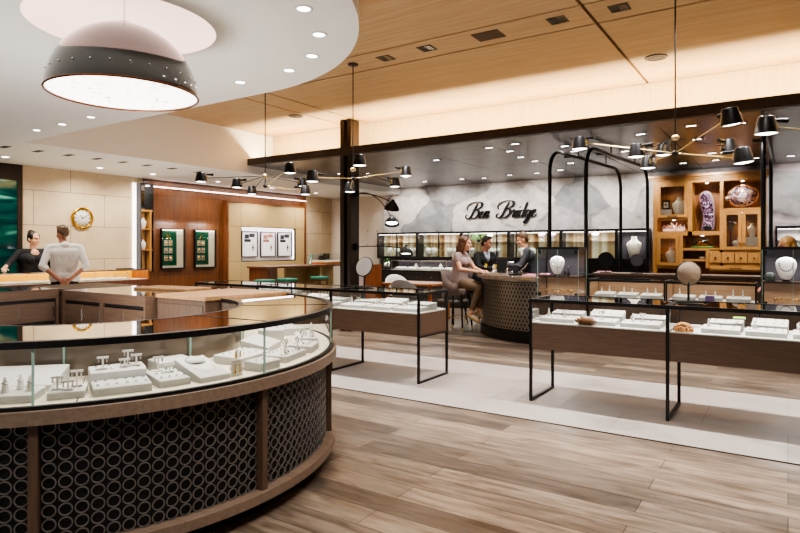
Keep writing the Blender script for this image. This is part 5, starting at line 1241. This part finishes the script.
# narrow mirror by the walnut wall; its reflected shelves are built as solid parts
t = thing('narrow_mirror_niche', 'narrow mirror between limestone and walnut, with its reflected honey shelves built solid', 'shelf', (XL, 7.32, .95)); w = .145
part('frame', MB().box(0, .16, -w, -w+.012, 0, 1.83).box(0, .16, w-.012, w, 0, 1.83).box(0, .16, -w+.012, w-.012, 1.815, 1.83).box(0, .16, -w+.012, w-.012, 0, .015), M['black'], t)
part('mirror_back', MB().box(.002, .01, -w+.012, w-.012, .015, 1.815), M['mirror'], t)
part('shelf', MB().box(.01, .15, -w+.012, w-.012, .45, .47).box(.01, .15, -w+.012, w-.012, .88, .90).box(.01, .15, -w+.012, w-.012, 1.25, 1.29).box(.03, .15, .07, .11, .015, 1.25), M['honey'], t)
bust('little white bust built as a reflected item, middle shelf of the narrow mirror', (XL+.08, 7.28, .95+.9005), PI/2, .22, M['white'], neck=False); bust('little white bust built as a reflected item, lowest shelf of the narrow mirror', (XL+.08, 7.28, .95+.4705), PI/2, .2, M['white'], neck=False)

# clerk's showcase
t = thing('lit_showcase_counter', 'long counter showcase with amber lit interior in front of the limestone wall', 'showcase', (-10.08, 4.2, 0)); y0, y1 = -1.6, 2.36
part('base', MB().box(-.26, .26, y0, y1, 0, .88), M['walnut_s'], t); part('deck', MB().box(-.24, .25, y0+.02, y1-.03, .88, .89), M['ivory'], t)
part('back_panel', MB().box(-.26, -.24, y0, y1-.03, .88, 1.05), M['yellow_back'], t)
part('end_panel', MB().box(-.26, .26, y1-.03, y1, .88, 1.065), M['orange'], t); part('divider', MB().box(-.24, .25, -.30, -.26, .89, 1.05), M['orange'], t)
part('top', MB().box(-.28, .28, y0, y1+.02, 1.05, 1.066), M['glass'], t); part('top_edge', MB().box(.262, .282, y0, y1+.02, 1.046, 1.068), M['silver'], t)
part('led_bar', MB().box(-.235, -.215, y0+.05, y1-.06, 1.035, 1.047), emis('amber_led', (1, .78, .35), 8), t)
part('front_glass', MB().quad((.255, y0, .89), (.255, y1-.03, .89), (.255, y1-.03, 1.05), (.255, y0, 1.05)), M['glass'], t)
o = []
for i in range(10):
    if i == 3: continue
    o.append(tray('jewelry_tray', '', (-10.0, 2.9+i*.35, .8905), PI/2, .30, .26, .02, .03))
rank(o, 'white tray inside the amber lit counter showcase, {}')
o = []
for i, y in enumerate((5.05, 5.22, 5.36, 5.62, 5.85, 6.0, 6.2)): o.append(bracelet_stand('', (-9.98, y, .9195), .4, .03))
rank(o, 'bangle stand inside the amber lit counter showcase, {}')
single('dark_tray', MB().box(-.14, .14, -.09, .09, 0, .015, .004), M['black'], 'thin black tray lying on the right end of the amber lit counter', 'tray', (-10.15, 6.3, 1.0685), 1.4)

# ================================================================== PEOPLE
def union(mb, mats, vox, smooth=4):
    me = bpy.data.meshes.new('tmp'); me.from_pydata(mb.v, [], mb.f); me.update()
    o = bpy.data.objects.new('tmp', me); C.objects.link(o)
    r = o.modifiers.new('r', 'REMESH'); r.mode = 'VOXEL'; r.voxel_size = vox; r.use_smooth_shade = True
    s = o.modifiers.new('s', 'SMOOTH'); s.factor = .5; s.iterations = smooth
    dg = bpy.context.evaluated_depsgraph_get(); dg.update(); n = bpy.data.meshes.new_from_object(o.evaluated_get(dg))
    bpy.data.objects.remove(o); n.polygons.foreach_set('use_smooth', [True]*len(n.polygons)); n.materials.clear(); n.materials.append(mats); return n
def human(label, loc, rz, J, skin, hair_m, hair, top, legs, shoes, female=False, k=1.0, sleeve='long', collar=None, jacket=None, group=None):
    """J: joints in the person's own space (x right, y forward, z up)."""
    V = {a: Vector(b) for a, b in J.items() if not isinstance(b, float)}
    yaw, pitch = J.get('yaw', 0.), J.get('pitch', 0.)
    H = Matrix.Translation(V['head']) @ Euler((pitch, 0, yaw)).to_matrix().to_4x4()
    b = MB()
    # trunk
    sh = (V['sh_r']-V['sh_l']).normalized(); ch = (V['sh_l']+V['sh_r'])/2; pel = V['pel']; up = (ch-pel); fw = sh.cross(Vector((0, 0, 1))).normalized()*-1
    wst = pel+up*.42; che = pel+up*.80
    sw = (V['sh_r']-V['sh_l']).length/2
    def trunk(q, e):
        for c_, w_, r_ in ((che, sw*.62, .105), (wst, sw*.42, .10 if not female else .092), (pel, sw*.45, .115)):
            q.cap(c_-sh*w_, c_+sh*w_, r_+e, n=16)
        for s_ in (-1, 0, 1):
            q.cap(che+sh*sw*.55*s_, wst+sh*sw*.40*s_, .10+e, .092+e, 14); q.cap(wst+sh*sw*.40*s_, pel+sh*sw*.45*s_, .092+e, .108+e, 14)
        q.cap(ch-sh*sw*.75, ch+sh*sw*.75, .062+e, n=12)
        if female:
            for s_ in (-1, 1): q.sph(che+sh*sw*.42*s_+Vector((0, .075, -.02)), .072+e)
    trunk(b, 0)
    b.cap(ch+Vector((0, -.01, .02)), V['head']+Vector((0, -.02, -.09)), .062 if not female else .05, .055 if not female else .046)
    arms = []
    for s_ in 'lr':
        a, e_, w_ = V['sh_'+s_], V['el_'+s_], V['wr_'+s_]; q = .9 if female else 1.0
        b.cap(a, e_, .052*q, .041*q); b.cap(e_, w_, .041*q, .027*q); arms.append((a, e_, w_, q))
        # palm, four bent fingers and a side thumb
        d = V.get('hd_'+s_, (w_-e_)).normalized(); pn = V.get('pn_'+s_, Vector((0, 0, -1))).normalized(); pn = (pn-d*pn.dot(d)).normalized(); sd = d.cross(pn)
        if (sd.dot(Vector((1, 0, 0))) > 0) == (s_ == 'r'): sd = -sd        # thumb side faces inwards
        for f in (-.027, -.009, .009, .027): b.cap(w_+sd*f*.6, w_+d*.085+sd*f, .015, .0125, 8)
        for f, l in ((.028, .070), (.010, .080), (-.009, .076), (-.027, .058)):
            p0 = w_+d*.085+sd*f; p1 = p0+(d*.92+pn*.25).normalized()*l*.45; p2 = p1+(d*.75+pn*.65).normalized()*l*.32; p3 = p2+(d*.5+pn*.85).normalized()*l*.25
            b.cap(p0, p1, .0092, .0086, 8); b.cap(p1, p2, .0086, .008, 8); b.cap(p2, p3, .008, .007, 8)
        p0 = w_+d*.025+sd*.026; p1 = p0+(d*.6+sd*.7+pn*.25).normalized()*.042; p2 = p1+(d*.9+sd*.25+pn*.3).normalized()*.032
        b.cap(p0, p1, .0125, .0105, 8); b.cap(p1, p2, .0105, .0085, 8)
        hp, kn, an = V['hip_'+s_], V['kn_'+s_], V['an_'+s_]
        b.cap(hp, kn, .085, .056, 14); b.cap(kn, kn+(an-kn)*.35, .054, .055); b.cap(kn+(an-kn)*.35, an, .055, .036)
        t_ = V.get('toe_'+s_, Vector((0, 1, -.25))).normalized(); b.cap(an+Vector((0, 0, -.04))-t_*.03, an+Vector((0, 0, -.045))+t_*.14, .036, .028)
    if collar == 'scoop': b.sph(ch+Vector((0, .058, -.015)), .080, .045, .075)
    # head
    hb = MB(); hb.sph((0, -.012, .03), .076, .096, .096); hb.sph((0, .022, -.045), .058, .070, .072); hb.sph((0, .066, -.098), .024, .022, .02); hb.cap((0, .094, .012), (0, .112, -.026), .009, .014, 8)
    hb.sph((0, .082, .03), .05, .018, .014); hb.sph((0, .088, -.062), .026, .012, .014)
    for s_ in (-1, 1): hb.sph((s_*.078, -.012, -.012), .012, .021, .032); hb.sph((s_*.04, .062, -.03), .026, .026, .022)
    b.add([H @ Vector(v) for v in hb.v], hb.f)
    me = union(b, skin, .0065); o = bpy.data.objects.new('person', me); C.objects.link(o); o.location = loc; o.rotation_euler = (0, 0, rz); tag(o, label, 'person', group)
    def kid(name, q, m_, vox=.008, sm=4): c_ = bpy.data.objects.new(name, union(q, m_, vox, sm)); C.objects.link(c_); c_.parent = o; return c_
    def hq(q): r = MB(); r.add([H @ Vector(v) for v in q.v], q.f); return r
    for s_ in (-1, 1):
        q = MB().sph((s_*.031, .083, .006), .0125, .008, .007); e_ = MB(); e_.add([H @ Vector(v) for v in q.v], q.f, True); part('eye', e_, M['eye'], o)
        q = MB().cap((s_*.016, .091, .028), (s_*.046, .082, .029), .0045, n=6); e_ = MB(); e_.add([H @ Vector(v) for v in q.v], q.f, True); part('eyebrow', e_, hair_m, o)
    q = MB().sph((0, .097, -.058), .021, .006, .006); e_ = MB(); e_.add([H @ Vector(v) for v in q.v], q.f, True); part('mouth', e_, M['lips'], o)
    q = MB()
    if hair == 'short':
        q.sph((0, -.024, .055), .083, .094, .083).sph((0, -.065, .0), .070, .048, .075).sph((0, .045, .112), .058, .045, .026)
        for s_ in (-1, 1): q.sph((s_*.068, -.03, .03), .018, .05, .05)
    elif hair == 'bun':
        q.sph((0, -.028, .055), .084, .092, .085).sph((0, -.07, .0), .066, .045, .07).sph((0, -.07, .11), .05, .045, .045)
        for s_ in (-1, 1): q.sph((s_*.066, .0, .04), .02, .06, .055)
    else:
        q.sph((0, -.026, .055), .087, .098, .085).sph((0, -.075, -.03), .078, .05, .12).cap((0, -.085, -.08), (0, -.09, -.26), .07, .045, 14)
        for s_ in (-1, 1): q.cap((s_*.072, .012, .05), (s_*.082, -.02, -.10), .026, .032, 10).cap((s_*.08, -.02, -.10), (s_*.065, -.03, -.25), .034, .02, 10)
    kid('hair', hq(q), hair_m)
    # clothes follow the body
    q = MB(); trunk(q, .012)
    for a, e_, w_, s_ in arms:
        q.cap(a, a+(e_-a)*(1 if sleeve != 'cap' else .32), .062*s_, (.052 if sleeve != 'cap' else .06)*s_)
        if sleeve == 'long': q.cap(e_, e_+(w_-e_)*.93, .052*s_, .038*s_)
        elif sleeve == 'rolled': q.cap(e_, e_+(w_-e_)*.18, .054*s_, .052*s_)
        elif sleeve == 'three': q.cap(e_, e_+(w_-e_)*.35, .052*s_, .046*s_)
    neck = ch+Vector((0, -.005, .045))
    if collar != 'scoop': q.cap(ch, neck, .082, .068)
    kid('blouse' if female else ('jacket' if jacket else 'shirt'), q, top)
    if jacket:
        c0 = ch+Vector((0, .052, .035)); c1 = che+Vector((0, .098, .03)); c2 = wst+Vector((0, .092, .07))
        f = MB().cap(c0-sh*.045, c1-sh*.022, .036, .032, 10).cap(c0+sh*.045, c1+sh*.022, .036, .032, 10).cap(c1, c2, .045, .014, 10)
        kid('shirt_front', f, jacket)
        if jacket is M['whitecloth']: kid('tie', MB().cap(c0+Vector((0, .032, -.01)), c2+Vector((0, .022, 0)), .014, .018, 10), M['blackcloth'])
        f = MB().torus((0, 0, 0), .062, .018, 'z', 20, 8); g_ = MB().at(neck.x, neck.y, neck.z).add(f.v, f.f); kid('collar', g_, jacket)
    elif collar == 'shirt':
        f = MB().torus((0, 0, 0), .064, .018, 'z', 20, 8); g_ = MB().at(neck.x, neck.y, neck.z+.01).add(f.v, f.f); kid('collar', g_, top)
    q = MB(); q.cap(pel-sh*sw*.45, pel+sh*sw*.45, .125, n=14)
    for s_ in 'lr':
        hp, kn, an = V['hip_'+s_], V['kn_'+s_], V['an_'+s_]; q.cap(pel+(hp-pel)*.8, hp, .115, .10); q.cap(hp, kn, .098, .070, 14); q.cap(kn, kn+(an-kn)*(.95 if not female else .78), .069, .052)
    kid('trousers', q, legs, .01)
    for s_ in 'lr':
        an = V['an_'+s_]; t_ = V.get('toe_'+s_, Vector((0, 1, -.25))).normalized(); q = MB().cap(an+Vector((0, 0, -.045))-t_*.04, an+Vector((0, 0, -.05))+t_*.15, .042, .032); kid('shoe', q, shoes, .009)
    return o
def stand(h=1.75, **kw):
    k = h/1.75
    J = dict(head=(0, .03, 1.63*k), sh_l=(-.19*k, 0, 1.42*k), sh_r=(.19*k, 0, 1.42*k), pel=(0, 0, .97*k), hip_l=(-.095, 0, .92*k), hip_r=(.095, 0, .92*k), kn_l=(-.10, .02, .50*k), kn_r=(.10, .02, .50*k), an_l=(-.10, -.02, .085), an_r=(.10, -.02, .085),
             toe_l=(-.1, 1, 0), toe_r=(.1, 1, 0), el_l=(-.25, -.02, 1.13*k), el_r=(.25, -.02, 1.13*k), wr_l=(-.24, .08, .88*k), wr_r=(.24, .08, .88*k))
    J.update(kw); return J
def face(dx, dy): return math.atan2(dy, dx)-PI/2
# woman in black behind the amber counter (her right hand, at the left of the picture, leans on the counter)
human('woman in a black scoop-neck top behind the amber lit counter, arm leaning out', (-10.68, 4.93, 0), face(.86, .10), stand(1.66, head=(.0, .06, 1.60), yaw=.15, pitch=-.05, sh_l=(-.23, .02, 1.37), sh_r=(.23, .02, 1.37), el_l=(-.32, .06, 1.12), wr_l=(-.24, .28, 1.125), el_r=(.42, .06, 1.18), wr_r=(.60, .26, 1.125), hd_l=(-.3, 1, -.1), hd_r=(.5, 1, -.1), pn_l=(0, 0, -1), pn_r=(0, 0, -1)),
      M['skin'], M['hair_dark'], 'bun', M['blackcloth'], M['blackcloth'], M['shoe_black'], True, sleeve='three', collar='scoop')
# man in white shirt seen from behind, hands clasped at his back
human('man in a white shirt seen from behind, hands clasped behind his back', (-9.50, 4.87, 0), face(-.82, .42), stand(1.80, head=(-.03, .07, 1.68), yaw=.55, pitch=-.22, sh_l=(-.205, .01, 1.45), sh_r=(.205, .01, 1.45), el_l=(-.30, -.12, 1.17), el_r=(.30, -.12, 1.17), wr_l=(-.075, -.20, .965), wr_r=(.075, -.20, .965), hd_l=(.7, -.1, -.5), hd_r=(-.7, -.15, -.5), pn_l=(0, 1, 0), pn_r=(0, 1, 0)),
      M['skin2'], M['hair_sandy'], 'short', M['whitecloth'], M['blackcloth'], M['shoe_black'], sleeve='rolled', collar='shirt')
# seated woman
human('woman with long brown hair in a mauve blouse seated on the taupe stool', (-4.75, 9.12, 0), face(1, .02), dict(head=(.0, .10, 1.525), yaw=.30, pitch=-.08, sh_l=(-.175, .03, 1.31), sh_r=(.175, .03, 1.31), pel=(0, -.02, .87), hip_l=(-.09, .02, .84), hip_r=(.09, .02, .84), kn_l=(-.08, .37, .80), kn_r=(.05, .39, .78), an_l=(-.05, .33, .36), an_r=(.08, .25, .33), toe_l=(0, 1, -.35), toe_r=(.05, 1, -.5),
      el_l=(-.24, .16, 1.10), el_r=(.23, .12, 1.09), wr_l=(-.10, .36, 1.06), wr_r=(.10, .37, 1.055), hd_l=(.2, 1, 0), hd_r=(-.2, 1, 0), pn_l=(0, 0, -1), pn_r=(0, 0, -1)), M['skin'], M['hair_brown'], 'long', M['mauve'], M['khaki'], M['shoe_tan'], True, sleeve='cap')
# seated man
human('man in a black jacket and pale blue shirt seated at the curved desk', (-4.96, 10.48, 0), face(1, -.45), dict(head=(.0, .12, 1.545), yaw=.55, pitch=-.15, sh_l=(-.2, .06, 1.31), sh_r=(.2, .06, 1.31), pel=(0, -.02, .87), hip_l=(-.1, .02, .84), hip_r=(.1, .02, .84), kn_l=(-.16, .40, .80), kn_r=(.14, .42, .80), an_l=(-.15, .38, .36), an_r=(.14, .38, .36), toe_l=(0, 1, -.2), toe_r=(0, 1, -.2),
      el_l=(-.27, .20, 1.09), el_r=(.27, .20, 1.09), wr_l=(-.10, .40, 1.06), wr_r=(.10, .40, 1.06), hd_l=(.4, 1, 0), hd_r=(-.4, 1, 0), pn_l=(0, 0, -1), pn_r=(0, 0, -1)), M['skin2'], M['hair_dark'], 'short', M['blackcloth'], M['blackcloth'], M['shoe_black'], jacket=M['denimshirt'])
# standing clerk
human('standing clerk in a charcoal suit and dark tie leaning over the curved desk', (-3.74, 10.00, 0), face(-1, -.42), stand(1.76, head=(0, .20, 1.60), pitch=-.35, sh_l=(-.19, .12, 1.39), sh_r=(.19, .12, 1.39), pel=(0, -.04, .97), el_l=(-.27, .22, 1.16), el_r=(.27, .22, 1.16), wr_l=(-.10, .44, 1.065), wr_r=(.08, .46, 1.065), hd_l=(.3, 1, 0), hd_r=(-.3, 1, 0), pn_l=(0, 0, -1), pn_r=(0, 0, -1)),
      M['skin'], M['hair_sandy'], 'short', M['suit'], M['suit'], M['shoe_black'], jacket=M['whitecloth'])
# blonde woman behind the right tower
human('blonde woman whose head shows above the right tower showcase', (.03, 9.62, 0), face(-1, -.2), stand(1.60, head=(0, .05, 1.475), pitch=-.2, sh_l=(-.17, .0, 1.26), sh_r=(.17, .0, 1.26), pel=(0, 0, .86), hip_l=(-.09, 0, .82), hip_r=(.09, 0, .82), el_l=(-.23, .05, 1.0), el_r=(.23, .05, 1.0), wr_l=(-.15, .25, .92), wr_r=(.15, .25, .92)),
      M['skin2'], M['hair_blond'], 'long', M['blackcloth'], M['suit'], M['shoe_black'], True)
